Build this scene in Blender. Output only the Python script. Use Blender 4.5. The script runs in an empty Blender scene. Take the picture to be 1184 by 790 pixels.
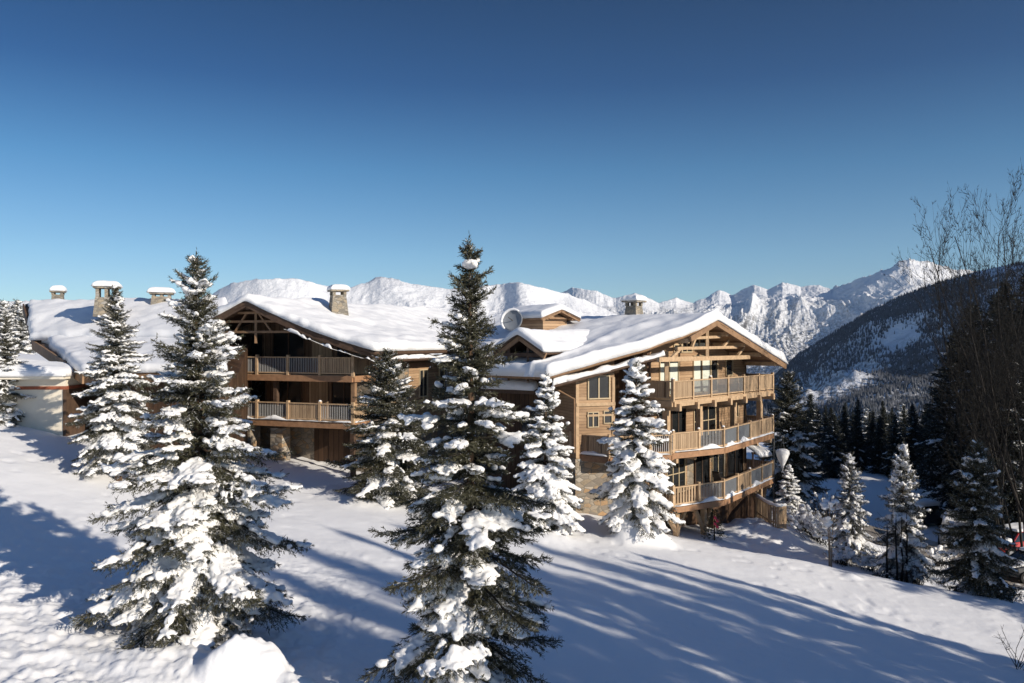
import bpy, bmesh, math, random
import numpy as np
from mathutils import Vector, noise as mnoise

S = bpy.context.scene
COL = S.collection
H = 9.0                       # eye height over the snow datum
FPX = 954.0                   # focal length in photo pixels (1184 wide)

# ------------------------------------------------------------------ camera, sky, sun, exposure
cam_d = bpy.data.cameras.new('camera')
cam = bpy.data.objects.new('camera', cam_d)
COL.objects.link(cam)
cam.location = (0, 0, H)
cam.rotation_euler = (math.radians(90), 0, 0)
cam_d.sensor_width = 36.0
cam_d.lens = 36.0 * FPX / 1184.0
cam_d.clip_start = 0.2
cam_d.clip_end = 40000
S.camera = cam

SUN_AZ = math.atan2(0.80, -0.60)       # clockwise from +Y
SUN_EL = math.radians(21)
sun_dir = Vector((math.sin(SUN_AZ) * math.cos(SUN_EL), math.cos(SUN_AZ) * math.cos(SUN_EL), math.sin(SUN_EL)))
W = bpy.data.worlds.new('World')
S.world = W
W.use_nodes = True
wn = W.node_tree.nodes
wl = W.node_tree.links
bg = wn['Background']
sky = wn.new('ShaderNodeTexSky')
sky.sky_type = 'NISHITA'
sky.sun_disc = False
sky.sun_elevation = SUN_EL
sky.sun_rotation = SUN_AZ
sky.altitude = 2000
sky.air_density = 1.0
sky.dust_density = 0.3
sky.ozone_density = 2.0
wtc = wn.new('ShaderNodeTexCoord'); wsp = wn.new('ShaderNodeSeparateXYZ'); wrp = wn.new('ShaderNodeValToRGB')
wl.new(wtc.outputs['Generated'], wsp.inputs[0]); wl.new(wsp.outputs[2], wrp.inputs[0])
els_ = wrp.color_ramp.elements
SKYT = [(0.07, (0.95, 1.15, 1.29)), (0.10, (0.88, 1.15, 1.29)), (0.20, (0.47, 0.88, 1.09)), (0.295, (0.19, 0.475, 0.75)), (0.38, (0.135, 0.36, 0.58)), (0.62, (0.80, 1.05, 1.35))]
while len(els_) < len(SKYT): els_.new(0.5)
for e_, (p_, c_) in zip(els_, SKYT): e_.position = p_; e_.color = (*c_, 1)
tint = wn.new('ShaderNodeMix'); tint.data_type = 'RGBA'; tint.blend_type = 'MULTIPLY'
tint.inputs['Factor'].default_value = 1.0
wl.new(sky.outputs[0], tint.inputs[6]); wl.new(wrp.outputs[0], tint.inputs[7]); wl.new(tint.outputs[2], bg.inputs[0])
bg.inputs[1].default_value = 0.07
sl = bpy.data.lights.new('sun', 'SUN')
sl.energy = 4.6
sl.angle = math.radians(0.5)
sl.color = (1.0, 0.90, 0.76)
so = bpy.data.objects.new('sun', sl)
COL.objects.link(so)
so.location = (60, -45, 40)
so.rotation_euler = sun_dir.to_track_quat('Z', 'Y').to_euler()
S.view_settings.view_transform = 'Standard'
S.view_settings.look = 'None'
S.view_settings.gamma = 1.0
S.view_settings.use_curve_mapping = False
S.view_settings.exposure = 0.3
S.render.film_transparent = False
try:
    S.cycles.max_bounces = 6
    S.cycles.diffuse_bounces = 3
    S.cycles.glossy_bounces = 2
    S.cycles.transmission_bounces = 3
    S.cycles.volume_bounces = 0
    S.cycles.caustics_reflective = False
    S.cycles.caustics_refractive = False
    S.cycles.use_denoising = True
except Exception:
    pass

# ------------------------------------------------------------------ helpers
def P(px, py, Y):
    return Vector(((px - 592) / FPX * Y, Y, H - (py - 395) / FPX * Y))

def tag(o, label=None, cat=None, group=None, kind=None):
    if label: o['label'] = label
    if cat: o['category'] = cat
    if group: o['group'] = group
    if kind: o['kind'] = kind
    return o

def empty(name, loc=(0, 0, 0), parent=None):
    o = bpy.data.objects.new(name, None)
    o.empty_display_size = 0.3
    o.location = loc
    COL.objects.link(o)
    if parent: o.parent = parent
    return o

def link_mesh(name, me, parent=None, mats=()):
    for m in mats: me.materials.append(m)
    o = bpy.data.objects.new(name, me)
    COL.objects.link(o)
    if parent: o.parent = parent
    return o

def np_mesh(name, V, F, mat_idx=None, smooth=False):
    """V (n,3), F list of (m,k) int arrays of constant k, or one array"""
    V = np.asarray(V, dtype=np.float32)
    Fs = F if isinstance(F, (list, tuple)) else [F]
    Fs = [np.asarray(f, dtype=np.int32) for f in Fs if len(f)]
    me = bpy.data.meshes.new(name)
    me.vertices.add(len(V))
    me.vertices.foreach_set('co', V.ravel())
    nl = sum(f.size for f in Fs)
    npoly = sum(len(f) for f in Fs)
    me.loops.add(nl)
    me.polygons.add(npoly)
    me.loops.foreach_set('vertex_index', np.concatenate([f.ravel() for f in Fs]))
    tot = np.concatenate([np.full(len(f), f.shape[1], dtype=np.int32) for f in Fs])
    start = np.concatenate([[0], np.cumsum(tot)[:-1]]).astype(np.int32)
    me.polygons.foreach_set('loop_start', start)
    me.polygons.foreach_set('loop_total', tot)
    if mat_idx is not None:
        me.polygons.foreach_set('material_index', np.asarray(mat_idx, dtype=np.int32))
    if smooth:
        me.polygons.foreach_set('use_smooth', np.ones(npoly, dtype=bool))
    me.update(calc_edges=True)
    me.validate()
    return me

class MB:
    """collects boxes / beams / prisms into one mesh"""
    def __init__(s):
        s.v = []; s.f = []
    def hexa(s, c):
        b = len(s.v)
        s.v += [tuple(p) for p in c]
        s.f += [(b, b+3, b+2, b+1), (b+4, b+5, b+6, b+7), (b, b+1, b+5, b+4), (b+1, b+2, b+6, b+5), (b+2, b+3, b+7, b+6), (b+3, b, b+4, b+7)]
    def box(s, x0, x1, y0, y1, z0, z1):
        s.hexa([(x0,y0,z0),(x1,y0,z0),(x1,y1,z0),(x0,y1,z0),(x0,y0,z1),(x1,y0,z1),(x1,y1,z1),(x0,y1,z1)])
    def beam(s, p, q, w=0.1, h=0.1, up=(0,0,1)):
        p = Vector(p); q = Vector(q)
        d = (q - p).normalized()
        u = Vector(up)
        sd = d.cross(u)
        if sd.length < 1e-4: sd = d.cross(Vector((1,0,0)))
        sd.normalize()
        u = sd.cross(d).normalized()
        a = sd * (w/2); b = u * (h/2)
        s.hexa([p-a-b, p+a-b, q+a-b, q-a-b, p-a+b, p+a+b, q+a+b, q-a+b])
    def prism(s, poly, z0, z1):
        """poly list of 2D, z0/z1 numbers or lists"""
        n = len(poly); b = len(s.v)
        zz0 = z0 if isinstance(z0, (list, tuple)) else [z0]*n
        zz1 = z1 if isinstance(z1, (list, tuple)) else [z1]*n
        s.v += [(p[0], p[1], z) for p, z in zip(poly, zz0)] + [(p[0], p[1], z) for p, z in zip(poly, zz1)]
        s.f.append(tuple(b+i for i in range(n-1, -1, -1)))
        s.f.append(tuple(b+n+i for i in range(n)))
        for i in range(n):
            j = (i+1) % n
            s.f.append((b+i, b+j, b+n+j, b+n+i))
    def tube(s, pts, rad, n=6):
        b = len(s.v); k = len(pts)
        rr = rad if isinstance(rad, (list, tuple)) else [rad]*k
        for i, p in enumerate(pts):
            p = Vector(p)
            d = (Vector(pts[min(i+1,k-1)]) - Vector(pts[max(i-1,0)])).normalized()
            x = d.cross(Vector((0.13,0.31,0.94)))
            if x.length < 1e-3: x = d.cross(Vector((1,0,0)))
            x.normalize(); y = d.cross(x)
            for j in range(n):
                a = 2*math.pi*j/n
                s.v.append(tuple(p + x*(rr[i]*math.cos(a)) + y*(rr[i]*math.sin(a))))
        for i in range(k-1):
            for j in range(n):
                s.f.append((b+i*n+j, b+i*n+(j+1)%n, b+(i+1)*n+(j+1)%n, b+(i+1)*n+j))
        s.f.append(tuple(b+j for j in range(n-1,-1,-1)))
        s.f.append(tuple(b+(k-1)*n+j for j in range(n)))
    def lathe(s, c, prof, n=16, wob=0, rnd=None):
        """prof [(r,z)], closed top/bottom by poles"""
        b = len(s.v); k = len(prof)
        for (r, z) in prof:
            for j in range(n):
                a = 2*math.pi*j/n
                q = r*(1 + (rnd.uniform(-wob, wob) if rnd else 0))
                s.v.append((c[0]+q*math.cos(a), c[1]+q*math.sin(a), c[2]+z))
        for i in range(k-1):
            for j in range(n):
                s.f.append((b+i*n+j, b+i*n+(j+1)%n, b+(i+1)*n+(j+1)%n, b+(i+1)*n+j))
        s.f.append(tuple(b+j for j in range(n-1,-1,-1)))
        s.f.append(tuple(b+(k-1)*n+j for j in range(n)))
    def build(s, name, mat, parent=None, smooth=False, bevel=0):
        me = bpy.data.meshes.new(name)
        me.from_pydata(s.v, [], s.f)
        bm = bmesh.new(); bm.from_mesh(me)
        bmesh.ops.recalc_face_normals(bm, faces=bm.faces)
        if bevel:
            bmesh.ops.bevel(bm, geom=bm.edges[:], offset=bevel, segments=1, affect='EDGES')
        bm.to_mesh(me); bm.free()
        if smooth:
            me.polygons.foreach_set('use_smooth', np.ones(len(me.polygons), dtype=bool))
        return link_mesh(name, me, parent, [mat] if not isinstance(mat, (list, tuple)) else mat)

# vectorised value noise (fast, smooth)
def _hash(ix, iy, seed):
    n = (ix.astype(np.int64)*374761393 + iy.astype(np.int64)*668265263 + seed*1442695) & 0x7fffffff
    n = ((n ^ (n >> 13)) * 1274126177) & 0x7fffffff
    n = (n ^ (n >> 16)) & 0xffff
    return n / 65535.0
def vnoise(x, y, seed=0):
    x = np.asarray(x, float); y = np.asarray(y, float)
    ix = np.floor(x); iy = np.floor(y)
    fx = x-ix; fy = y-iy
    fx = fx*fx*fx*(fx*(fx*6-15)+10); fy = fy*fy*fy*(fy*(fy*6-15)+10)
    a = _hash(ix, iy, seed); b = _hash(ix+1, iy, seed); c = _hash(ix, iy+1, seed); d = _hash(ix+1, iy+1, seed)
    return (a*(1-fx)+b*fx)*(1-fy) + (c*(1-fx)+d*fx)*fy
def fbm(x, y, seed=0, oct=4, gain=0.5, lac=2.03):
    s = 0; a = 1; t = 0
    for i in range(oct):
        s = s + a*(vnoise(x, y, seed+i*17)*2-1); t += a
        x = x*lac + 13.7; y = y*lac + 7.3; a *= gain
    return s/t
def ridged(x, y, seed=0, oct=5, gain=0.5, lac=2.07):
    s = 0; a = 1; t = 0; w = 1
    for i in range(oct):
        n = 1-np.abs(vnoise(x, y, seed+i*31)*2-1)
        n = n*n
        s = s + a*n*w; t += a
        w = np.clip(n*1.6, 0, 1)
        x = x*lac + 5.1; y = y*lac + 9.4; a *= gain
    return s/t
def sstep(a, b, x):
    t = np.clip((x-a)/(b-a), 0, 1)
    return t*t*(3-2*t)

# ------------------------------------------------------------------ materials
def new_mat(name):
    m = bpy.data.materials.new(name)
    m.use_nodes = True
    nt = m.node_tree
    return m, nt, nt.nodes['Principled BSDF']
def nd(nt, typ, **kw):
    n = nt.nodes.new(typ)
    for k, v in kw.items(): setattr(n, k, v)
    return n
def coords(nt, scale=(1,1,1), space='Object', rot=(0,0,0)):
    tc = nd(nt, 'ShaderNodeTexCoord')
    mp = nd(nt, 'ShaderNodeMapping')
    mp.inputs['Scale'].default_value = scale
    mp.inputs['Rotation'].default_value = rot
    nt.links.new(tc.outputs[space], mp.inputs[0])
    return mp.outputs[0]
def noise_tex(nt, vec, scale, detail=4, rough=0.55):
    n = nd(nt, 'ShaderNodeTexNoise')
    n.inputs['Scale'].default_value = scale
    n.inputs['Detail'].default_value = detail
    n.inputs['Roughness'].default_value = rough
    nt.links.new(vec, n.inputs['Vector'])
    return n.outputs[0]
def ramp(nt, fac, stops):
    r = nd(nt, 'ShaderNodeValToRGB')
    e = r.color_ramp.elements
    while len(e) < len(stops): e.new(0.5)
    for i, (p, c) in enumerate(stops):
        e[i].position = p
        e[i].color = (c[0], c[1], c[2], 1)
    nt.links.new(fac, r.inputs[0])
    return r.outputs[0]
def bump(nt, b, height, strength, dist):
    n = nd(nt, 'ShaderNodeBump')
    n.inputs['Strength'].default_value = strength
    n.inputs['Distance'].default_value = dist
    nt.links.new(height, n.inputs['Height'])
    nt.links.new(n.outputs[0], b.inputs['Normal'])

def snow_mat(name, col=(0.84, 0.845, 0.86), sc=1.0, bs=0.5, bd=0.05):
    m, nt, b = new_mat(name)
    v = coords(nt)
    n1 = noise_tex(nt, v, 2.2*sc, 6, 0.6)
    b.inputs['Base Color'].default_value = (*col, 1)
    b.inputs['Roughness'].default_value = 0.7
    b.inputs['Specular IOR Level'].default_value = 0.25
    n2 = noise_tex(nt, v, 14*sc, 4, 0.6)
    ad = nd(nt, 'ShaderNodeMath', operation='MULTIPLY_ADD')
    nt.links.new(n2, ad.inputs[0]); ad.inputs[1].default_value = 0.3; nt.links.new(n1, ad.inputs[2])
    bump(nt, b, ad.outputs[0], bs, bd)
    return m
M_SNOW = snow_mat('snow_ground')
M_SNOWT = snow_mat('snow_on_branches', col=(0.85, 0.845, 0.84), sc=3.0, bs=0.5, bd=0.03)
M_SNOWR = snow_mat('snow_on_roof', sc=0.35, bs=0.4, bd=0.10)

def plain(name, col, rough=0.7, var=0.15, sc=8.0, metal=0.0, spec=0.3, bd=0.004):
    m, nt, b = new_mat(name)
    v = coords(nt)
    n = noise_tex(nt, v, sc, 4)
    c = ramp(nt, n, [(0.25, [x*(1-var) for x in col]), (0.75, [min(1, x*(1+var)) for x in col])])
    nt.links.new(c, b.inputs['Base Color'])
    b.inputs['Roughness'].default_value = rough
    b.inputs['Metallic'].default_value = metal
    b.inputs['Specular IOR Level'].default_value = spec
    if bd: bump(nt, b, n, 0.4, bd)
    return m

def wood(name, c1, c2, horizontal=True, board=0.16):
    m, nt, b = new_mat(name)
    tc = nd(nt, 'ShaderNodeTexCoord')
    sp = nd(nt, 'ShaderNodeSeparateXYZ')
    nt.links.new(tc.outputs['Object'], sp.inputs[0])
    if horizontal:
        src = sp.outputs[2]
    else:
        ad = nd(nt, 'ShaderNodeMath', operation='ADD')
        nt.links.new(sp.outputs[0], ad.inputs[0]); nt.links.new(sp.outputs[1], ad.inputs[1])
        src = ad.outputs[0]
    dv = nd(nt, 'ShaderNodeMath', operation='DIVIDE'); dv.inputs[1].default_value = board
    nt.links.new(src, dv.inputs[0])
    fl = nd(nt, 'ShaderNodeMath', operation='FLOOR'); nt.links.new(dv.outputs[0], fl.inputs[0])
    fr = nd(nt, 'ShaderNodeMath', operation='FRACT'); nt.links.new(dv.outputs[0], fr.inputs[0])
    wnz = nd(nt, 'ShaderNodeTexWhiteNoise', noise_dimensions='1D')
    nt.links.new(fl.outputs[0], wnz.inputs['W'])
    mp = nd(nt, 'ShaderNodeMapping')
    mp.inputs['Scale'].default_value = (2, 2, 22) if horizontal else (22, 22, 2)
    nt.links.new(tc.outputs['Object'], mp.inputs[0])
    g = noise_tex(nt, mp.outputs[0], 1.0, 5, 0.65)
    big = noise_tex(nt, tc.outputs['Object'], 0.7, 3)
    mx = nd(nt, 'ShaderNodeMath', operation='MULTIPLY_ADD')
    nt.links.new(wnz.outputs[0], mx.inputs[0]); mx.inputs[1].default_value = 0.45
    nt.links.new(g, mx.inputs[2])
    m2 = nd(nt, 'ShaderNodeMath', operation='MULTIPLY_ADD')
    nt.links.new(big, m2.inputs[0]); m2.inputs[1].default_value = 0.8; nt.links.new(mx.outputs[0], m2.inputs[2])
    mr = nd(nt, 'ShaderNodeMapRange'); nt.links.new(m2.outputs[0], mr.inputs[0]); mr.inputs[1].default_value = 0.65; mr.inputs[2].default_value = 1.5
    c = ramp(nt, mr.outputs[0], [(0.0, [q*0.72 for q in c1]), (0.35, c1), (1.0, c2)])
    # joint between boards
    gp = nd(nt, 'ShaderNodeMath', operation='LESS_THAN'); gp.inputs[1].default_value = 0.1
    nt.links.new(fr.outputs[0], gp.inputs[0])
    mm = nd(nt, 'ShaderNodeMix', data_type='RGBA')
    nt.links.new(gp.outputs[0], mm.inputs['Factor'])
    nt.links.new(c, mm.inputs[6]); mm.inputs[7].default_value = (c1[0]*0.35, c1[1]*0.35, c1[2]*0.35, 1)
    nt.links.new(mm.outputs[2], b.inputs['Base Color'])
    b.inputs['Roughness'].default_value = 0.65
    b.inputs['Specular IOR Level'].default_value = 0.25
    bump(nt, b, fr.outputs[0], 0.3, 0.01)
    return m
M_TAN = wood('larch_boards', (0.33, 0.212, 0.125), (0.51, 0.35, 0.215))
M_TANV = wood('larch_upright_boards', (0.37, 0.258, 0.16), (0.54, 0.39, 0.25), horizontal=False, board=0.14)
M_BEAM = plain('larch_beam', (0.48, 0.335, 0.205), 0.65, 0.25, 5)
M_RED = plain('reddish_larch_beam', (0.34, 0.19, 0.105), 0.65, 0.25, 4)
M_DARK = wood('dark_boards', (0.060, 0.034, 0.020), (0.13, 0.075, 0.045), horizontal=False, board=0.2)
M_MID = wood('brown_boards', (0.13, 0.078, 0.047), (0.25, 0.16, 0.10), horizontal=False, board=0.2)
M_DBEAM = plain('dark_stained_beam', (0.09, 0.055, 0.036), 0.7, 0.3, 4)
M_FASCIA = plain('weathered_fascia', (0.27, 0.165, 0.095), 0.7, 0.25, 3)
M_FRAME = plain('window_frame_paint', (0.50, 0.40, 0.26), 0.5, 0.1, 3)
M_METAL = plain('railing_metal', (0.46, 0.46, 0.46), 0.45, 0.1, 3, 0.3, 0.4)
M_POLE = plain('pole_metal', (0.12, 0.12, 0.12), 0.5, 0.1, 3, 0.5)
M_CURT = plain('curtain_cloth', (0.62, 0.66, 0.58), 0.9, 0.12, 12)
M_WHITE = plain('cream_render', (0.72, 0.66, 0.55), 0.85, 0.06, 2)
M_TILE = plain('brick_red_trim', (0.28, 0.09, 0.05), 0.8, 0.25, 8)
M_BARK = plain('spruce_bark', (0.10, 0.062, 0.04), 0.9, 0.5, 9, bd=0.03)
M_BARKG = plain('shade_dark_bark', (0.026, 0.022, 0.019), 0.9, 0.4, 6, bd=0.02)  # kept near black: shade on the bare stems is in the colour
M_TWIG = plain('shade_dark_twig', (0.012, 0.011, 0.010), 0.9, 0.3, 6, bd=0)  # shade over the bare trees is put into this dark colour
M_TYRE = plain('tyre_rubber', (0.02, 0.02, 0.02), 0.8, 0.2, 6)
M_HUB = plain('alloy_rim', (0.35, 0.35, 0.36), 0.35, 0.1, 6, 0.8)

def glass(name, col=(0.018, 0.02, 0.022), rough=0.06):
    m, nt, b = new_mat(name)
    v = coords(nt)
    n = noise_tex(nt, v, 0.8, 2)
    c = ramp(nt, n, [(0.3, [x*0.6 for x in col]), (0.7, [x*1.6 for x in col])])
    nt.links.new(c, b.inputs['Base Color'])
    b.inputs['Roughness'].default_value = rough
    b.inputs['Specular IOR Level'].default_value = 0.5
    return m
M_GLASS = glass('dark_window_glass')
M_GLASSB = glass('balcony_glass', (0.09, 0.12, 0.15), 0.1)

def stone(name, cols, sc=2.2):
    m, nt, b = new_mat(name)
    v = coords(nt, (1, 1, 1.9))
    vo = nd(nt, 'ShaderNodeTexVoronoi'); vo.inputs['Scale'].default_value = sc
    nt.links.new(v, vo.inputs['Vector'])
    ve = nd(nt, 'ShaderNodeTexVoronoi', feature='DISTANCE_TO_EDGE'); ve.inputs['Scale'].default_value = sc
    nt.links.new(v, ve.inputs['Vector'])
    sp = nd(nt, 'ShaderNodeSeparateColor'); nt.links.new(vo.outputs['Color'], sp.inputs[0])
    c = ramp(nt, sp.outputs[0], cols)
    n = noise_tex(nt, v, 9, 4)
    mx = nd(nt, 'ShaderNodeMix', data_type='RGBA', blend_type='MULTIPLY'); mx.inputs['Factor'].default_value = 0.5
    nt.links.new(c, mx.inputs[6])
    nt.links.new(ramp(nt, n, [(0.2, (0.45,0.45,0.45)), (0.8, (1,1,1))]), mx.inputs[7])
    lt = nd(nt, 'ShaderNodeMath', operation='LESS_THAN'); lt.inputs[1].default_value = 0.045
    nt.links.new(ve.outputs['Distance'], lt.inputs[0])
    m2 = nd(nt, 'ShaderNodeMix', data_type='RGBA')
    nt.links.new(lt.outputs[0], m2.inputs['Factor']); nt.links.new(mx.outputs[2], m2.inputs[6])
    m2.inputs[7].default_value = (0.17, 0.15, 0.12, 1)
    nt.links.new(m2.outputs[2], b.inputs['Base Color'])
    b.inputs['Roughness'].default_value = 0.85
    bump(nt, b, ve.outputs['Distance'], 0.6, 0.08)
    return m
M_STONE = stone('field_stone', [(0.0, (0.20, 0.17, 0.14)), (0.3, (0.36, 0.31, 0.25)), (0.6, (0.30, 0.24, 0.17)), (0.85, (0.40, 0.25, 0.13)), (1.0, (0.44, 0.41, 0.36))])
M_STONEG = stone('chimney_stone', [(0.0, (0.17, 0.155, 0.135)), (0.4, (0.30, 0.27, 0.22)), (0.75, (0.38, 0.31, 0.22)), (1.0, (0.36, 0.34, 0.31))], 3.2)

def needles(name, c1, c2):
    m, nt, b = new_mat(name)
    v = coords(nt)
    n = noise_tex(nt, v, 3.0, 4, 0.7)
    c = ramp(nt, n, [(0.3, c1), (0.7, c2)])
    nt.links.new(c, b.inputs['Base Color'])
    b.inputs['Roughness'].default_value = 0.6
    b.inputs['Specular IOR Level'].default_value = 0.3
    return m
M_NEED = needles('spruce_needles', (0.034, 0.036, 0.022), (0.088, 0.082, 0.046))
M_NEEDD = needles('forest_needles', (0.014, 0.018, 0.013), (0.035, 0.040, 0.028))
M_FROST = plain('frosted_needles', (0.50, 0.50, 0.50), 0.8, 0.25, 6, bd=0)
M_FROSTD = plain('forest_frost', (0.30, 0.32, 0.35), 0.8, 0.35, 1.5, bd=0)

# ------------------------------------------------------------------ terrain height
PILES = [(15.6, 49.2, 0.7, 2.6), (-5.9, 19.2, 0.95, 0.72), (-6.6, 18.8, 0.55, 0.5), (-4.8, 18.6, 0.45, 0.5), (6.0, 38.6, 0.7, 1.0), (5.4, 38.2, 0.45, 0.7), (6.8, 38.4, 0.35, 0.7),
         (-7.7, 19.4, 0.35, 1.4), (1.5, 37.0, 0.3, 1.3), (15.2, 36.9, 0.15, 0.35), (-7.0, 40.0, 0.3, 1.8)]
def ground_z(X, Y, fine=True):
    X = np.asarray(X, float); Y = np.asarray(Y, float)
    r = np.hypot(X, Y)
    z = 0.4 - 0.125*X + 0.12*np.clip(-15-X, 0, 12) + 0.05*np.clip(X-30, 0, 30)
    z = z + 0.045*np.clip(17-Y, 0, 40)
    # bank beyond the crest
    crest = 39.8 - 0.28*(X-7.4) + 0.6*fbm(X*0.15, Y*0+3, 5, 2)
    low = np.maximum(-0.30 - 0.145*X, -4.1)
    t = sstep(0, 4.5, Y-crest)*sstep(3, 9, X)
    z = z*(1-t) + np.minimum(low, z)*t
    # slope down from the plateau to the valley
    far = np.clip(r-95, 0, None)
    z = z*np.exp(-far/150.0)
    z = z - 0.10*far*sstep(0, 500, far) - 0.05*far*(far > 0)
    z = np.maximum(z, -380 + 0.0*r)
    # snowy shoulder seen over the forest
    z = z + 62*np.exp(-(((X-445)/115.0)**2 + ((Y-900)/140.0)**2))
    # forested rise behind the left house
    z = z + 34*np.exp(-(((X+205)/60.0)**2 + ((Y-300)/60.0)**2))
    # soft undulation of the untouched snow
    nearw = np.exp(-np.clip(r-60, 0, None)/80.0)
    z = z + nearw*(0.16*fbm(X*0.12, Y*0.12, 3, 3) + 0.035*fbm(X*0.7, Y*0.7, 8, 3))
    if fine:
        # sunken dimples where clumps fell from the branches
        spots = sstep(0.74, 0.90, vnoise(X*1.9+3, Y*1.9, 91))*sstep(0.42, 0.62, vnoise(X*0.16, Y*0.16+4, 93))*nearw
        z = z - 0.045*spots + 0.02*nearw*sstep(0.80, 0.95, vnoise(X*3.1, Y*3.1, 95))*sstep(0.4, 0.6, vnoise(X*0.2+9, Y*0.2, 97))
        # trampled, lumpy snow on the lower left
        c = 0.6*X + 0.8*Y
        rough = sstep(-1.0, -4.5, X + 0.25*(Y-18))*sstep(34, 22, Y)
        lump = ridged(X*0.75, Y*0.75, 21, 4)
        z = z + rough*(0.13*(lump-0.42) + 0.13*fbm(X*1.7, Y*1.7, 33, 4, 0.6) + 0.035*fbm(X*6.0, Y*6.0, 35, 2))
        # snow thrown on the bank and the terrace
        b2 = sstep(9, 13, X)*sstep(0, 3, Y-crest)*sstep(60, 46, Y)
        z = z + b2*0.16*fbm(X*1.3, Y*1.3, 41, 3)
        for (px, py, h, s) in PILES:
            d2 = ((X-px)**2 + (Y-py)**2)/(s*s)
            z = z + h*np.exp(-d2**1.4)*(1+0.18*fbm(X*2, Y*2, 55, 2))
    return z
def gz(x, y):
    return float(ground_z(np.array([x]), np.array([y]))[0])

def build_ground():
    dense = np.linspace(-37, 37, 640)
    left = np.linspace(-180, -37, 50)[:-1]
    right = np.linspace(37, 180, 50)[1:-1]
    az = np.radians(np.concatenate([left, dense, right]))
    r = np.concatenate([np.linspace(0.6, 14, 40)[:-1], np.linspace(14, 30, 190)[:-1], np.linspace(30, 70, 220)[:-1], np.geomspace(70, 9700, 90)])
    A, R = np.meshgrid(az, r)
    X = R*np.sin(A); Y = R*np.cos(A)
    Z = ground_z(X, Y)
    n, m = A.shape
    V = np.stack([X.ravel(), Y.ravel(), Z.ravel()], 1)
    i, j = np.meshgrid(np.arange(n-1), np.arange(m), indexing='ij')
    j2 = (j+1) % m
    F = np.stack([i*m+j, i*m+j2, (i+1)*m+j2, (i+1)*m+j], -1).reshape(-1, 4)
    c = len(V)
    V = np.vstack([V, [[0, 0, gz(0, 0.1)]]])
    k = np.arange(m)
    F3 = np.stack([k, np.full(m, c), (k+1) % m], 1)
    me = np_mesh('snow_ground', V, [F, F3[:, [0, 1, 2]]], smooth=True)
    bm = bmesh.new(); bm.from_mesh(me); bmesh.ops.recalc_face_normals(bm, faces=bm.faces)
    f0 = max(bm.faces, key=lambda f: f.calc_area())
    if f0.normal.z < 0: bmesh.ops.reverse_faces(bm, faces=bm.faces)
    bm.to_mesh(me); bm.free()
    o = link_mesh('snow_ground', me, None, [M_SNOW])
    tag(o, kind='structure')
build_ground()

# ploughed road on the right: a strip draped a little over the snow
def road():
    m, nt, b = new_mat('packed_road')
    v = coords(nt)
    n = noise_tex(nt, v, 0.5, 6, 0.65)
    c = ramp(nt, n, [(0.3, (0.19, 0.165, 0.135)), (0.52, (0.30, 0.265, 0.225)), (0.7, (0.62, 0.61, 0.60))])
    nt.links.new(c, b.inputs['Base Color']); b.inputs['Roughness'].default_value = 0.75
    bump(nt, b, n, 0.5, 0.08)
    ctr = [(34.0, 36.0), (30.5, 42.5), (27.0, 49), (23.5, 55.5), (19.5, 63), (15, 72)]
    pts = []
    for i in range(len(ctr)-1):
        for k in range(14):
            t = k/14
            pts.append((ctr[i][0]*(1-t)+ctr[i+1][0]*t, ctr[i][1]*(1-t)+ctr[i+1][1]*t))
    V = []; nw = 12
    for i, p in enumerate(pts):
        q = pts[min(i+1, len(pts)-1)]; o = pts[max(i-1, 0)]
        d = Vector((q[0]-o[0], q[1]-o[1])).normalized(); s = Vector((d.y, -d.x))
        for k in range(nw+1):
            w = (k/nw-0.5)*2*(2.6+0.5*math.sin(i*0.37+k))
            V.append((p[0]+s.x*w, p[1]+s.y*w))
    V = np.array(V)
    Z = ground_z(V[:, 0], V[:, 1], True) + 0.06
    n_ = len(pts)
    i, j = np.meshgrid(np.arange(n_-1), np.arange(nw), indexing='ij')
    F = np.stack([i*(nw+1)+j, i*(nw+1)+j+1, (i+1)*(nw+1)+j+1, (i+1)*(nw+1)+j], -1).reshape(-1, 4)
    me = np_mesh('road', np.column_stack([V, Z]), F, smooth=True)
    tag(link_mesh('road', me, None, [m]), kind='structure')
road()

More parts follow.
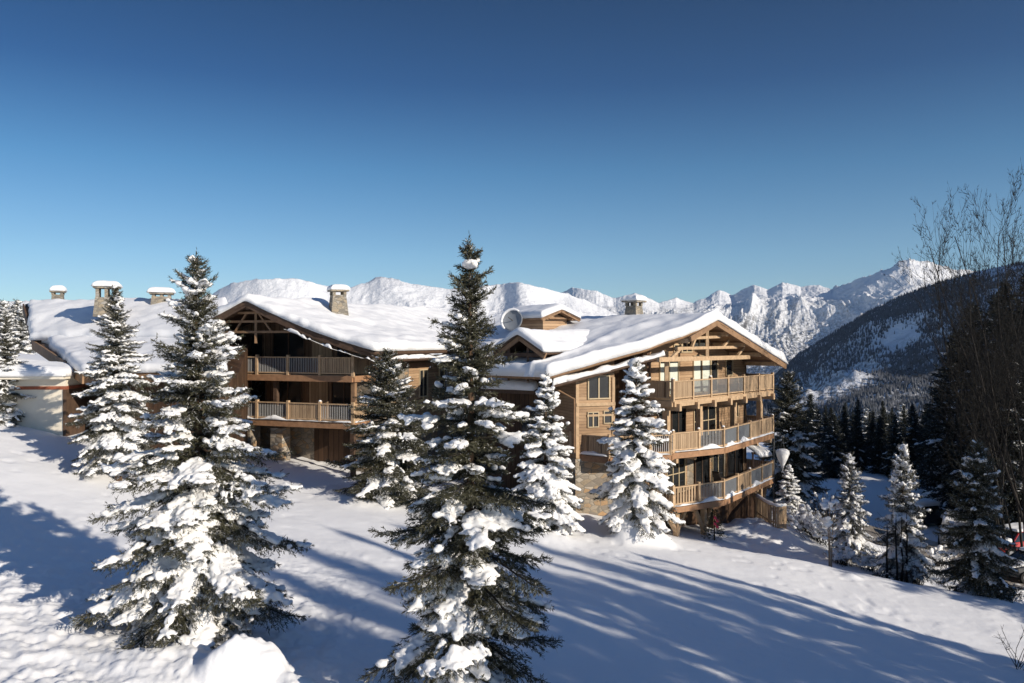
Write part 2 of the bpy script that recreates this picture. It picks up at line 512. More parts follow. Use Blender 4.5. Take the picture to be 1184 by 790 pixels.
# ------------------------------------------------------------------ mountains
def mountain_mat(name, forest_lo, forest_hi, rockiness, snow=(0.82, 0.83, 0.86), sc=1.0):
    m, nt, b = new_mat(name)
    geo = nd(nt, 'ShaderNodeNewGeometry')
    sp = nd(nt, 'ShaderNodeSeparateXYZ'); nt.links.new(geo.outputs['Normal'], sp.inputs[0])
    pos = nd(nt, 'ShaderNodeSeparateXYZ'); nt.links.new(geo.outputs['Position'], pos.inputs[0])
    n = noise_tex(nt, geo.outputs['Position'], 0.004*sc, 8, 0.65)
    # rock where steep
    st = nd(nt, 'ShaderNodeMath', operation='MULTIPLY_ADD'); nt.links.new(n, st.inputs[0]); st.inputs[1].default_value = -0.55
    nt.links.new(sp.outputs[2], st.inputs[2])
    rk = nd(nt, 'ShaderNodeMapRange'); nt.links.new(st.outputs[0], rk.inputs[0])
    rk.inputs[1].default_value = rockiness-0.05; rk.inputs[2].default_value = rockiness+0.05; rk.inputs[3].default_value = 1; rk.inputs[4].default_value = 0
    rockc = ramp(nt, noise_tex(nt, geo.outputs['Position'], 0.02*sc, 5, 0.7), [(0.35, (0.10, 0.095, 0.10)), (0.65, (0.27, 0.25, 0.24))])
    m1 = nd(nt, 'ShaderNodeMix', data_type='RGBA')
    nt.links.new(rk.outputs[0], m1.inputs['Factor']); m1.inputs[6].default_value = (*snow, 1); nt.links.new(rockc, m1.inputs[7])
    # woods below the tree line
    fh = nd(nt, 'ShaderNodeMath', operation='MULTIPLY_ADD'); nt.links.new(n, fh.inputs[0]); fh.inputs[1].default_value = -(forest_hi-forest_lo)*2.2
    nt.links.new(pos.outputs[2], fh.inputs[2])
    fm = nd(nt, 'ShaderNodeMapRange'); nt.links.new(fh.outputs[0], fm.inputs[0])
    off = -(forest_hi-forest_lo)*1.1
    fm.inputs[1].default_value = forest_lo+off; fm.inputs[2].default_value = forest_hi+off; fm.inputs[3].default_value = 0.8; fm.inputs[4].default_value = 0
    spk = nd(nt, 'ShaderNodeMapRange'); nt.links.new(noise_tex(nt, geo.outputs['Position'], 0.05*sc, 3, 0.7), spk.inputs[0])
    spk.inputs[1].default_value = 0.42; spk.inputs[2].default_value = 0.56
    mu = nd(nt, 'ShaderNodeMath', operation='MULTIPLY'); nt.links.new(fm.outputs[0], mu.inputs[0]); nt.links.new(spk.outputs[0], mu.inputs[1])
    m2 = nd(nt, 'ShaderNodeMix', data_type='RGBA')
    nt.links.new(mu.outputs[0], m2.inputs['Factor']); nt.links.new(m1.outputs[2], m2.inputs[6]); m2.inputs[7].default_value = (0.05, 0.052, 0.05, 1)
    nt.links.new(m2.outputs[2], b.inputs['Base Color'])
    b.inputs['Roughness'].default_value = 0.8
    b.inputs['Specular IOR Level'].default_value = 0.1
    bump(nt, b, n, 0.8, 60/sc)
    return m

def polar_mountain(name, prof, r0, rc, r1, base, mat, amp, nsc, seed, na=620, nr=110, gamma=1.0, azlim=None, expo=1.2, rv=0.12, fmul=0.16, jag=0.03):
    """prof: list of (az_degrees, elevation_degrees) of the crest"""
    a0, a1 = azlim or (prof[0][0], prof[-1][0])
    az = np.linspace(a0, a1, na)
    el = np.interp(az, [p[0] for p in prof], [p[1] for p in prof])
    t = np.concatenate([np.linspace(0, 1, int(nr*0.72)), np.linspace(1, 2, int(nr*0.28)+1)[1:]])
    A, T = np.meshgrid(np.radians(az), t)
    ker = np.hanning(int(na*0.09)*2+1); ker /= ker.sum()
    els = np.convolve(np.pad(el, len(ker)//2, mode='edge'), ker, mode='valid')
    mixw = np.clip(1-np.abs(1-T)*2.2, 0, 1)**1.5
    E = np.radians(els[None, :]*(1-mixw)+el[None, :]*mixw)
    rcv = rc*(1+rv*fbm(np.degrees(A)*0.12, A*0+2, seed+3, 3))
    R = np.where(T <= 1, r0+(rcv-r0)*T, rcv+(r1-rcv)*(T-1))
    E = E + np.radians(jag*fbm(np.degrees(A)*2.2, T*6, seed+77, 5, 0.6))*np.clip(1-np.abs(1-T)*5, 0, 1)
    X = R*np.sin(A); Y = R*np.cos(A)
    crest = rcv*np.tan(E) + H
    up = np.clip(T, 0, 1)**expo
    Z = np.where(T <= 1, base+(crest-base)*up, crest-(crest-base)*(T-1)*0.7)
    wx = X + 0.35/nsc*fbm(X*nsc*0.8, Y*nsc*0.8, seed+41, 3); wy = Y + 0.35/nsc*fbm(X*nsc*0.8, Y*nsc*0.8, seed+47, 3)
    rn = ridged(wx*nsc, wy*nsc, seed, 8, 0.58) - 0.40
    fine = ridged(wx*nsc*5, wy*nsc*5, seed+9, 6, 0.62) - 0.4
    wgt = np.where(T <= 1, np.clip(T*2.0, 0, 1)*np.clip((1-T)*2.6+0.03, 0, 1), 0.4)
    Z = Z + amp*rn*wgt + amp*fmul*fine*np.clip(wgt+0.07, 0, 1)
    n, m = A.shape
    i, j = np.meshgrid(np.arange(n-1), np.arange(m-1), indexing='ij')
    F = np.stack([i*m+j, i*m+j+1, (i+1)*m+j+1, (i+1)*m+j], -1).reshape(-1, 4)[:, ::-1]
    me = np_mesh(name, np.stack([X.ravel(), Y.ravel(), Z.ravel()], 1), F, smooth=True)
    if me.polygons[0].normal.z < 0: me.flip_normals()
    o = link_mesh(name, me, None, [mat])
    tag(o, kind='structure')
    return o, (az, t, X, Y, Z)

def px_prof(pts):
    out = []
    for (px, py) in pts:
        k = (px-592)/FPX
        az = math.degrees(math.atan(k))
        out.append((az, math.degrees(math.atan((395-py)/FPX*math.cos(math.atan(k))))))
    return out
profA = [(-50, 2.5), (-42, 3.0)] + px_prof([(-120,340),(0,350),(120,350),(240,346),(268,331),(300,323),(345,322),(375,330),(402,333),(440,323),(475,328),(520,334),(560,330),(600,326),(640,336),(675,346),(710,362),(750,385),(800,410)])
polar_mountain('snow_mountains', profA, 4600, 6400, 8200, -500, mountain_mat('smooth_snow_range', -320, -60, 0.20), 270, 1/1300.0, 4, na=900, nr=200, expo=0.95, fmul=0.12, jag=0.07)
profB = px_prof([(560,372),(620,350),(645,340),(662,332),(690,336),(712,345),(735,338),(762,350),(782,344),(802,350),(820,342),(832,335),(846,341),(872,329),(888,335),(905,326),(926,332),(946,330),(962,335),(976,330),(1000,321),(1030,312),(1052,305),(1078,310),(1100,318),(1140,322),(1184,326),(1400,330)])
polar_mountain('rocky_mountains', profB, 5200, 7600, 9600, -520, mountain_mat('rocky_snow_range', 20, 430, 0.10), 480, 1/1500.0, 12, na=1200, nr=320, expo=0.9, fmul=0.13, jag=0.10)
profD = [(14.5, -4.5)] + px_prof([(880,450),(905,428),(922,412),(960,388),(1000,363),(1040,344),(1080,329),(1130,314),(1184,303)]) + [(40, 10), (48, 14), (56, 17), (66, 19), (76, 18), (84, 13), (92, 5)]  # unseen ridge past the right edge, raised to shade this slope
_, DG = polar_mountain('wooded_mountain', profD, 950, 2500, 3900, -170, mountain_mat('wooded_snow_slope', -90, 40, 0.15, sc=2.0), 120, 1/520.0, 31, na=520, nr=120, expo=1.05, rv=0.04)

def far_forest():
    az, t, X, Y, Z = DG
    rng = np.random.default_rng(5)
    N = 115000
    a = rng.uniform(0, 0.50, N); b = 0.10+0.62*rng.uniform(0, 1, N)**0.85
    n, m = X.shape
    fi = b*(n-1); fj = a*(m-1)
    i = fi.astype(int); j = fj.astype(int)
    u = fi-i; v = fj-j
    def g(A): return (A[i, j]*(1-u)*(1-v)+A[i+1, j]*u*(1-v)+A[i, j+1]*(1-u)*v+A[i+1, j+1]*u*v)
    x, y, z = g(X), g(Y), g(Z)
    px = 592+FPX*x/y; py = 395-FPX*(z-H)/y
    mask = fbm(x/260, y/260, 71, 5)*1.3 + 0.30
    def clear(cx, cy, sx, sy, ang=0):
        ca, sa = math.cos(ang), math.sin(ang)
        dx, dy = px-cx, py-cy
        return np.exp(-(((dx*ca+dy*sa)/sx)**2+((-dx*sa+dy*ca)/sy)**2))
    # two snowy clearings on the slope (measured on the slope itself)
    mask = mask - 1.6*clear(1042, 392, 26, 15, -0.5) - 1.5*clear(985, 440, 50, 15, -0.45) - 0.8*clear(935, 452, 20, 9, -0.3)
    keep = (mask + rng.normal(0, 0.28, N) > 0.0) & (px < 1420)
    x, y, z = x[keep], y[keep], z[keep]
    k = len(x)
    h = rng.uniform(5, 10, k); w = h*rng.uniform(0.16, 0.24, k)
    ns = 5
    ang = rng.uniform(0, 6.28, k)
    V = np.zeros((k, ns+1, 3))
    for s in range(ns):
        V[:, s, 0] = x+w*np.cos(ang+s*2*np.pi/ns); V[:, s, 1] = y+w*np.sin(ang+s*2*np.pi/ns); V[:, s, 2] = z-1
    V[:, ns, 0] = x; V[:, ns, 1] = y; V[:, ns, 2] = z+h
    base = (np.arange(k)*(ns+1))[:, None]
    F = np.concatenate([np.stack([base[:, 0]+s, base[:, 0]+(s+1) % ns, base[:, 0]+ns], 1) for s in range(ns)])
    m, nt, b = new_mat('far_conifers')
    geo = nd(nt, 'ShaderNodeNewGeometry')
    nz = noise_tex(nt, geo.outputs['Position'], 0.09, 3)
    nt.links.new(ramp(nt, nz, [(0.35, (0.040, 0.046, 0.055)), (0.75, (0.17, 0.18, 0.21))]), b.inputs['Base Color'])
    b.inputs['Roughness'].default_value = 0.9
    me = np_mesh('far_forest', V.reshape(-1, 3), F)
    o = link_mesh('far_forest', me, None, [m])
    tag(o, 'far-off conifer wood covering the dark shaded mountainside', 'forest', kind='stuff')
far_forest()

# ------------------------------------------------------------------ conifers
ICO_V = ICO_F = None
def ico():
    global ICO_V, ICO_F
    bm = bmesh.new(); bmesh.ops.create_icosphere(bm, subdivisions=1, radius=1.0)
    ICO_V = np.array([v.co[:] for v in bm.verts]); ICO_F = np.array([[v.index for v in f.verts] for f in bm.faces])
    bm.free()
ico()

def blobs_mesh(name, cen, rad, voxel, smooth_it=2, flat=0.62):
    """many overlapping lumps fused into one snow skin"""
    cen = np.asarray(cen); rad = np.asarray(rad)
    rng = np.random.default_rng(len(cen))
    k = len(cen)
    sc = np.stack([rad, rad, rad*flat], 1)*rng.uniform(0.8, 1.25, (k, 3))
    V = (ICO_V[None]*sc[:, None, :]+cen[:, None, :]).reshape(-1, 3)
    F = (ICO_F[None]+(np.arange(k)*len(ICO_V))[:, None, None]).reshape(-1, 3)
    me = np_mesh(name+'_raw', V, F)
    o = bpy.data.objects.new(name+'_raw', me)
    COL.objects.link(o)
    md = o.modifiers.new('r', 'REMESH'); md.mode = 'VOXEL'; md.voxel_size = voxel; md.use_smooth_shade = True
    if smooth_it:
        ms = o.modifiers.new('s', 'SMOOTH'); ms.iterations = smooth_it; ms.factor = 0.5
    dg = bpy.context.evaluated_depsgraph_get()
    out = bpy.data.meshes.new_from_object(o.evaluated_get(dg))
    out.name = name
    n = len(out.vertices)
    co = np.empty(n*3, np.float32); no = np.empty(n*3, np.float32)
    out.vertices.foreach_get('co', co); out.vertex_normals.foreach_get('vector', no)
    co = co.reshape(-1, 3); no = no.reshape(-1, 3)
    q = 1.0/(voxel*2.6)
    dsp = fbm(co[:, 0]*q+co[:, 2]*q*0.7, co[:, 1]*q-co[:, 2]*q*0.6, 9, 3)+0.6*fbm(co[:, 0]*q*0.35+7, (co[:, 1]+co[:, 2])*q*0.35, 19, 2)
    co += no*(dsp*voxel*0.85)[:, None]
    out.vertices.foreach_set('co', co.ravel()); out.update()
    bpy.data.objects.remove(o); bpy.data.meshes.remove(me)
    return out

def perp(d):
    ref = np.where(np.abs(d[:, 2:3]) > 0.9, np.array([[1., 0, 0]]), np.array([[0, 0, 1.]]))
    x = np.cross(d, ref); x /= np.linalg.norm(x, axis=1, keepdims=True)+1e-9
    y = np.cross(d, x)
    return x, y

def tubes(segs, n=4):
    """segs: array (k,8) p0,p1,r0,r1 -> verts, quads"""
    s = np.asarray(segs)
    d = s[:, 3:6]-s[:, 0:3]; L = np.linalg.norm(d, axis=1, keepdims=True)+1e-9; d = d/L
    x, y = perp(d)
    V = []
    for end in (0, 1):
        p = s[:, 3*end:3*end+3]; r = s[:, 6+end:7+end]
        for j in range(n):
            a = 2*np.pi*j/n
            V.append(p+r*(x*np.cos(a)+y*np.sin(a)))
    V = np.stack(V, 1)
    b = (np.arange(len(s))*2*n)[:, None]
    F = np.concatenate([np.stack([b[:, 0]+j, b[:, 0]+(j+1) % n, b[:, 0]+n+(j+1) % n, b[:, 0]+n+j], 1) for j in range(n)])
    return V.reshape(-1, 3), F

def conifer_meshes(key, h=9.5, R=2.2, seed=1, gap=0.30, per=7, twig=0.085, need=60, nlen=0.075, nwid=0.016, snow=0.8, snow_top=0.5,
                   snow_r=0.085, voxel=0.05, droop=0.35, clear=0.03, frost=0.0, dens_sub=True, mats=None, prof=0.85, patch=0.35, jit=0.2, side_bias=None, leader=3, upang=0.75, smooth_it=2):
    rng = np.random.default_rng(seed)
    wood_s = []; tw = []; sc = []; sr = []
    trunk_lean = rng.normal(0, 0.012, 2)
    def tr(z): return np.array([trunk_lean[0]*z+0.03*math.sin(z*0.8+seed), trunk_lean[1]*z+0.03*math.cos(z*0.7+seed), z])
    z = clear*h+0.1
    branches = []
    while z < h*0.965:
        f = (h-z)/h
        n = max(3, int(round(per*(0.65+0.45*f)+rng.uniform(-1, 1))))
        a0 = rng.uniform(0, 6.28)
        for k in range(n):
            zz = z+rng.uniform(-0.45, 0.45)*gap
            ff = np.clip((h-zz)/h, 0.02, 1)
            L = R*min(1.0, 1.18*ff**prof+0.015)*rng.uniform(1-jit*1.6, 1+jit*0.55)
            if ff > 0.84: L *= 1-1.5*(ff-0.84)
            branches.append((zz, a0+2*math.pi*k/n+rng.uniform(-0.3, 0.3), L, ff))
        z += gap*(0.55+0.6*f)*rng.uniform(0.85, 1.15)
    for (zz, a, L, ff) in branches:
        if zz < 0.05: continue
        # rise near the top, droop lower down
        ang = upang*(1-ff)**1.3*1.1 - droop*ff**0.7*0.9 + rng.normal(0, 0.08)
        wgt = np.clip(snow*(0.25+0.75*np.clip((ff)/0.55, 0, 1)) if snow_top is None else snow_top+(snow-snow_top)*np.clip(ff/0.5, 0, 1), 0, 1)
        loaded = rng.random() < wgt
        if loaded: ang -= 0.10+0.12*ff
        ns = max(4, int(L/0.16)+2)
        pts = np.zeros((ns+1, 3)); pts[0] = tr(zz)
        hd = np.array([math.cos(a), math.sin(a), 0]); cur = ang
        for i in range(ns):
            q = i/ns
            el = cur - 0.30*ff*math.sin(q*3.14) + 0.38*ff*max(0, q-0.55)
            pts[i+1] = pts[i]+(hd*math.cos(el)+np.array([0, 0, math.sin(el)]))*L/ns + rng.normal(0, 0.012, 3)
        r0 = 0.008+0.014*L
        for i in range(ns):
            wood_s.append(np.r_[pts[i], pts[i+1], r0*(1-i/ns)+0.004, r0*(1-(i+1)/ns)+0.004])
        # twigs either side
        sdv = np.array([-hd[1], hd[0], 0])
        s = 0.10*L+0.03
        start, end = rng.uniform(0.12, 0.4), rng.uniform(0.8, 1.0)
        wfr = rng.uniform(0.45, 1.0)
        tw.append(np.r_[pts[-2], pts[-1]+(pts[-1]-pts[-2])*0.5])
        for _ in range(4):
            d = hd*rng.uniform(0.2, 1)+np.array([rng.normal(0, .6), rng.normal(0, .6), rng.normal(-.1, .6)]); d /= np.linalg.norm(d)
            b0 = pts[0]*rng.uniform(0.6, 1)+0 if False else pts[0]+(pts[1]-pts[0])*rng.uniform(0, 1.5)
            tw.append(np.r_[b0, b0+d*min(0.34, 0.28*L+0.05)])
        while s < L*0.99:
            q = s/L
            fi = q*ns; i = min(int(fi), ns-1); p = pts[i]*(1-(fi-i))+pts[i+1]*(fi-i)
            ax = (pts[i+1]-pts[i]); ax /= np.linalg.norm(ax)
            for sd in (-1, 1, 0):
                if sd == 0:
                    if rng.random() < 0.55:
                        d = ax*0.6+np.array([rng.normal(0, .35), rng.normal(0, .35), rng.choice([0.7, -0.5])])
                        d /= np.linalg.norm(d)
                        tw.append(np.r_[p, p+d*rng.uniform(0.10, 0.22)*min(1, 0.4+L/2)])
                    continue
                tl = (0.52*L*(1-q)**0.75*(0.45+0.55*min(1, q*3))+0.05)*rng.uniform(0.65, 1.1)
                d = ax*rng.uniform(0.75, 1.0)+sdv*sd*rng.uniform(0.75, 1.0)+np.array([0, 0, rng.normal(-0.10-0.15*ff, 0.14)])
                d /= np.linalg.norm(d)
                nseg = max(1, int(tl/0.17))
                pp = p.copy(); dd = d.copy()
                for e in range(nseg):
                    p2 = pp+dd*tl/nseg
                    tw.append(np.r_[pp, p2])
                    if dens_sub and e > 0:
                        for s2 in (-1, 1):
                            if rng.random() < 0.75:
                                d3 = dd*0.8+np.cross(dd, [0, 0, 1])*s2*0.75+rng.normal(0, 0.15, 3)
                                d3 /= np.linalg.norm(d3)
                                tw.append(np.r_[pp, pp+d3*rng.uniform(0.08, 0.19)*(1-0.4*e/nseg)])
                    if loaded:
                        # one load of snow resting on the spray
                        qq = q+0.25*(e/nseg)
                        nz = mnoise.noise(Vector((pp[0]*1.0+seed*3, pp[1]*1.0, pp[2]*1.5)))
                        if start < qq < end+0.1 and nz > patch-0.55 and (e+0.5)/nseg < wfr:
                            for uu in (0.25, 0.75):
                                r = snow_r*rng.uniform(0.65, 1.2)*(1.0-0.30*e/nseg)*(0.75+0.35*min(1, L/R))*(0.75+0.35*min(1, 2.2*(end-qq+0.1)))
                                sc.append(pp*(1-uu)+p2*uu+np.array([0, 0, r*0.42])); sr.append(r)
                    dd = dd+np.array([0, 0, -0.06])+rng.normal(0, 0.06, 3); dd /= np.linalg.norm(dd)
                    pp = p2
                if loaded and start < q < end and rng.random() < 0.5 and sd == 1:
                    r = snow_r*rng.uniform(0.9, 1.5)*(0.75+0.35*min(1, L/R))
                    sc.append(p+np.array([0, 0, r*0.6])); sr.append(r)
            s += twig*rng.uniform(0.8, 1.25)*(1 if L > 0.6 else 0.7)
    # leader shoots
    top = tr(h*0.955)
    tw.append(np.r_[top, tr(h)])
    for k in range(leader):
        a = rng.uniform(0, 6.28)
        e = tr(h*rng.uniform(0.93, 0.955))
        d = np.array([math.cos(a)*0.42, math.sin(a)*0.42, 1.0])
        tw.append(np.r_[e, e+d*h*rng.uniform(0.02, 0.035)])
    for k in range(6):
        tw.append(np.r_[tr(h*(0.9+0.01*k)), tr(h*(0.91+0.01*k))])
    tw = np.array(tw); ws = np.array(wood_s)
    # needles
    L = np.linalg.norm(tw[:, 3:]-tw[:, :3], axis=1)
    cnt = np.maximum(3, (L*need).astype(int))
    idx = np.repeat(np.arange(len(tw)), cnt)
    k = len(idx)
    t = rng.random(k)[:, None]
    ax = (tw[:, 3:]-tw[:, :3])/(L[:, None]+1e-9)
    x, y = perp(ax)
    th = rng.uniform(0, 2*np.pi, k)[:, None]
    rad = x[idx]*np.cos(th)+y[idx]*np.sin(th)
    tan = -x[idx]*np.sin(th)+y[idx]*np.cos(th)
    base = tw[idx, :3]*(1-t)+tw[idx, 3:]*t
    dr = ax[idx]*0.75+rad*rng.uniform(0.4, 0.9, k)[:, None]
    ln = nlen*rng.uniform(0.6, 1.25, k)[:, None]
    wd = nwid*rng.uniform(0.7, 1.3, k)[:, None]
    tip = base+dr*ln
    V1 = np.stack([base-tan*wd*0.5, base+tan*wd*0.5, tip+tan*wd*0.25, tip-tan*wd*0.25], 1).reshape(-1, 3)
    F1 = np.arange(k*4).reshape(-1, 4)
    V2, F2 = tubes(ws, 4)
    mi = np.concatenate([np.where(rng.random(k) < frost, 2, 0), np.ones(len(F2), int)])
    crown = np_mesh('crown_'+key, np.vstack([V1, V2]), [np.vstack([F1, F2+len(V1)])], mat_idx=mi)
    mats = mats or (M_NEED, M_BARKG, M_FROST)
    for m in mats: crown.materials.append(m)
    # trunk
    zs = np.linspace(-1.7, h*0.975, 28)
    tp = [tr(q) for q in zs]
    rr = [0.013*h*(1-max(q, 0)/h)**0.9+0.012+(0.05 if q < 0.1 else 0) for q in zs]
    mb = MB(); mb.tube(tp, rr, 9)
    tm = bpy.data.meshes.new('trunk_'+key); tm.from_pydata(mb.v, [], mb.f); tm.materials.append(M_BARK)
    snow_me = None
    if len(sc) > 20:
        snow_me = blobs_mesh('snow_'+key, sc, sr, voxel, smooth_it)
        snow_me.materials.append(M_SNOWT)
    print('TREE', key, 'needles', k, 'twigs', len(tw), 'snow', len(sc), len(snow_me.vertices) if snow_me else 0)
    return dict(crown=crown, trunk=tm, snow=snow_me, h=h)

def place_tree(T, x, y, height, label, rot=0.0, wide=1.0, group=None, name='spruce_tree', dz=0.0, cat='tree', lean=(0, 0)):
    root = empty(name, (x, y, gz(x, y)+dz))
    k = height/T['h']
    root.scale = (k*wide, k*wide, k)
    root.rotation_euler = (lean[0], lean[1], rot)
    tag(root, label, cat, group)
    for part in ('trunk', 'crown', 'snow'):
        if T[part]:
            o = bpy.data.objects.new({'snow': 'branch_snow'}.get(part, part), T[part]); COL.objects.link(o); o.parent = root
    return root
#TREES_BEGIN
T_A = conifer_meshes('broad', h=9.6, R=2.75, seed=11, gap=0.27, per=8, snow=0.93, snow_top=0.25, snow_r=0.082, voxel=0.038, droop=0.30, patch=0.30, prof=0.86, jit=0.36, frost=0.10, smooth_it=1)
T_B = conifer_meshes('tall', h=10.9, R=2.35, seed=23, gap=0.35, per=8, jit=0.36, snow=0.85, snow_top=0.05, snow_r=0.092, voxel=0.040, droop=0.46, patch=0.48, prof=0.80, need=70, frost=0.04, smooth_it=2)
T_C = conifer_meshes('loaded', h=7.6, R=2.35, seed=37, gap=0.33, per=7, snow=1.0, snow_top=0.85, snow_r=0.115, voxel=0.055, droop=0.50, patch=0.20, prof=0.85, twig=0.11, need=45, nlen=0.085, nwid=0.022, frost=0.12, smooth_it=1)
T_D = conifer_meshes('green', h=7.4, R=3.0, seed=51, gap=0.27, per=8, snow=0.45, snow_top=0.3, snow_r=0.080, voxel=0.055, droop=0.24, patch=0.46, prof=0.75, twig=0.11, need=50, nlen=0.085, nwid=0.022, frost=0.08, smooth_it=1)
T_E = conifer_meshes('frosted', h=7.0, R=2.4, seed=67, gap=0.27, per=7, jit=0.28, snow=0.95, snow_top=0.8, snow_r=0.08, voxel=0.055, droop=0.40, patch=0.30, prof=0.8, twig=0.11, need=50, nlen=0.085, nwid=0.022, frost=0.30, smooth_it=1)
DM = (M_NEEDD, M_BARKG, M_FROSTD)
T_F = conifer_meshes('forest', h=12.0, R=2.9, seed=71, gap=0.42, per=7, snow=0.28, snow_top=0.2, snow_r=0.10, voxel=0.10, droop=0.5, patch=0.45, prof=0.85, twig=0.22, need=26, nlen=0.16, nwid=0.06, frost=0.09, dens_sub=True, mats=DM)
T_G = conifer_meshes('forest_slim', h=12.0, R=2.5, seed=83, gap=0.45, per=7, snow=0.12, snow_top=0.1, snow_r=0.10, voxel=0.10, droop=0.35, patch=0.4, prof=0.95, twig=0.24, need=26, nlen=0.16, nwid=0.06, frost=0.06, dens_sub=True, mats=DM)
#TREES_END
def at(px, Y): return ((px-592)/FPX*Y, Y)
def tr_(T, px, Y, top, label, **kw):
    x, y = at(px, Y)
    ht = (H-(top-395)/FPX*Y)-gz(x, y)
    return place_tree(T, x, y, ht, label, **kw)
GS = 'snow-laden spruces on the slope'
tr_(T_A, 228, 21.6, 287, 'largest broad spruce heavily loaded with snow, a snow mound at its foot', rot=0.4, group=GS)
tr_(T_B, 543, 18.0, 268, 'tallest dark spruce in the centre foreground with a bare pointed top', rot=1.2, group=GS)
x_, y_ = at(136, 36.6); place_tree(T_A, x_, y_, 7.6, 'snowy spruce with a bare reddish lower trunk behind the broad spruce', rot=2.6, group=GS, wide=1.0, dz=1.15)
tr_(T_A, 6, 42.0, 362, 'snowy spruce before the small cream hut', rot=4.0, group=GS, wide=1.0)
tr_(T_D, 449, 40.5, 402, 'greener spruce with small snow clumps before the left chalet balconies', rot=0.5, group=GS)
tr_(T_C, 629, 38.0, 430, 'narrow snow-plastered spruce right behind the tallest dark spruce', rot=0.8, group=GS)
tr_(T_C, 737, 39.0, 410, 'white snow-plastered spruce standing on a snow mound before the right chalet', rot=3.0, group=GS, wide=1.05)
GR = 'snowy young spruces along the road bank'
tr_(T_E, 983, 45.0, 520, 'snowy spruce beside the thin sapling on the road bank', rot=1.0, group=GR, wide=0.72)
tr_(T_E, 1044, 41.5, 508, 'sunlit snowy spruce with dark bare stems beneath on the road bank', rot=2.2, group=GR, wide=0.68)
tr_(T_D, 1131, 37.5, 508, 'shaded frosted spruce in front of the parked cars', rot=3.9, group=GR, wide=0.72)
tr_(T_C, 912, 53.0, 536, 'small snow-plastered spruce beside the terrace fence', rot=5.0, group=GR, wide=1.2)
#STAGE2
# ------------------------------------------------------------------ building helpers
class Frame:
    def __init__(s, o, ang):
        s.o = Vector((o[0], o[1])); s.u = Vector((math.cos(ang), math.sin(ang))); s.n = Vector((math.sin(ang), -math.cos(ang)))
    def xy(s, a, d): return (s.o.x+s.u.x*a+s.n.x*d, s.o.y+s.u.y*a+s.n.y*d)
    def pt(s, a, d, z): return Vector((*s.xy(a, d), z))
    def a_px(s, px, d):
        k = (px-592)/FPX
        return (k*(s.o.y+s.n.y*d)-(s.o.x+s.n.x*d))/(s.u.x-k*s.u.y)
    def z_py(s, a, d, py): return H-(py-395)/FPX*s.xy(a, d)[1]
    def box(s, mb, a0, a1, d0, d1, z0, z1):
        c = [(a0, d0), (a1, d0), (a1, d1), (a0, d1)]
        mb.hexa([s.pt(a, d, z0) for a, d in c]+[s.pt(a, d, z1) for a, d in c])
    def wallbox(s, mb, a0, a1, d0, d1, z0, zf):
        """box whose top follows zf(x, y)"""
        c = [(a0, d0), (a1, d0), (a1, d1), (a0, d1)]
        mb.hexa([s.pt(a, d, z0) for a, d in c]+[s.pt(a, d, zf(*s.xy(a, d))) for a, d in c])

def sheet(name, fn, ns, nt, top, mat, parent, bot=None, smooth=True):
    """closed slab over the surface fn(S,T)->X,Y,Z ; top(S,T,X,Y,de) raises it, bot lowers it"""
    s = np.linspace(0, 1, ns+1); t = np.linspace(0, 1, nt+1)
    Sg, Tg = np.meshgrid(s, t, indexing='ij')
    X, Y, Z = fn(Sg, Tg)
    # distance to the rim in metres
    ls = np.concatenate([np.zeros((1, nt+1)), np.cumsum(np.sqrt(np.diff(X, axis=0)**2+np.diff(Y, axis=0)**2), 0)])
    lt = np.concatenate([np.zeros((ns+1, 1)), np.cumsum(np.sqrt(np.diff(X, axis=1)**2+np.diff(Y, axis=1)**2), 1)], 1)
    de = np.minimum(np.minimum(ls, ls[-1:]-ls), np.minimum(lt, lt[:, -1:]-lt))
    Zt = Z+top(Sg, Tg, X, Y, de)
    Zb = Z-(bot if bot is not None else 0.0)
    m = nt+1; N = (ns+1)*m
    V = np.concatenate([np.stack([X.ravel(), Y.ravel(), Zt.ravel()], 1), np.stack([X.ravel(), Y.ravel(), Zb.ravel()], 1)])
    i, j = np.meshgrid(np.arange(ns), np.arange(nt), indexing='ij')
    q = np.stack([i*m+j, (i+1)*m+j, (i+1)*m+j+1, i*m+j+1], -1).reshape(-1, 4)
    rim = np.concatenate([np.arange(0, nt)[:, None]*1+0, ], 0).ravel()
    loop = [(k) for k in range(m)]+[(k*m+nt) for k in range(1, ns+1)]+[(ns*m+k) for k in range(nt-1, -1, -1)]+[(k*m) for k in range(ns-1, 0, -1)]
    loop = np.array(loop); nx = np.roll(loop, -1)
    side = np.stack([loop, nx, nx+N, loop+N], 1)
    me = np_mesh(name, V, [np.vstack([q, q[:, ::-1]+N, side])], smooth=smooth)
    bm = bmesh.new(); bm.from_mesh(me)
    bmesh.ops.remove_doubles(bm, verts=bm.verts[:], dist=0.0008)
    bmesh.ops.recalc_face_normals(bm, faces=bm.faces)
    bm.to_mesh(me); bm.free()
    return link_mesh(name, me, parent, [mat])

def snow_top(T=0.45, e=0.35, seed=1, rough=1.0):
    def f(Sg, Tg, X, Y, de):
        q = np.clip(de/e, 0, 1)
        rim = np.sqrt(1-(1-q)**2)
        return rim*(T*(1+0.30*rough*fbm(X*0.45, Y*0.45, seed, 3))+0.05*rough*fbm(X*1.7, Y*1.7, seed+4, 2)+0.12*rough*np.exp(-de*1.2)*fbm(X*1.1, Y*1.1, seed+7, 2))
    return f

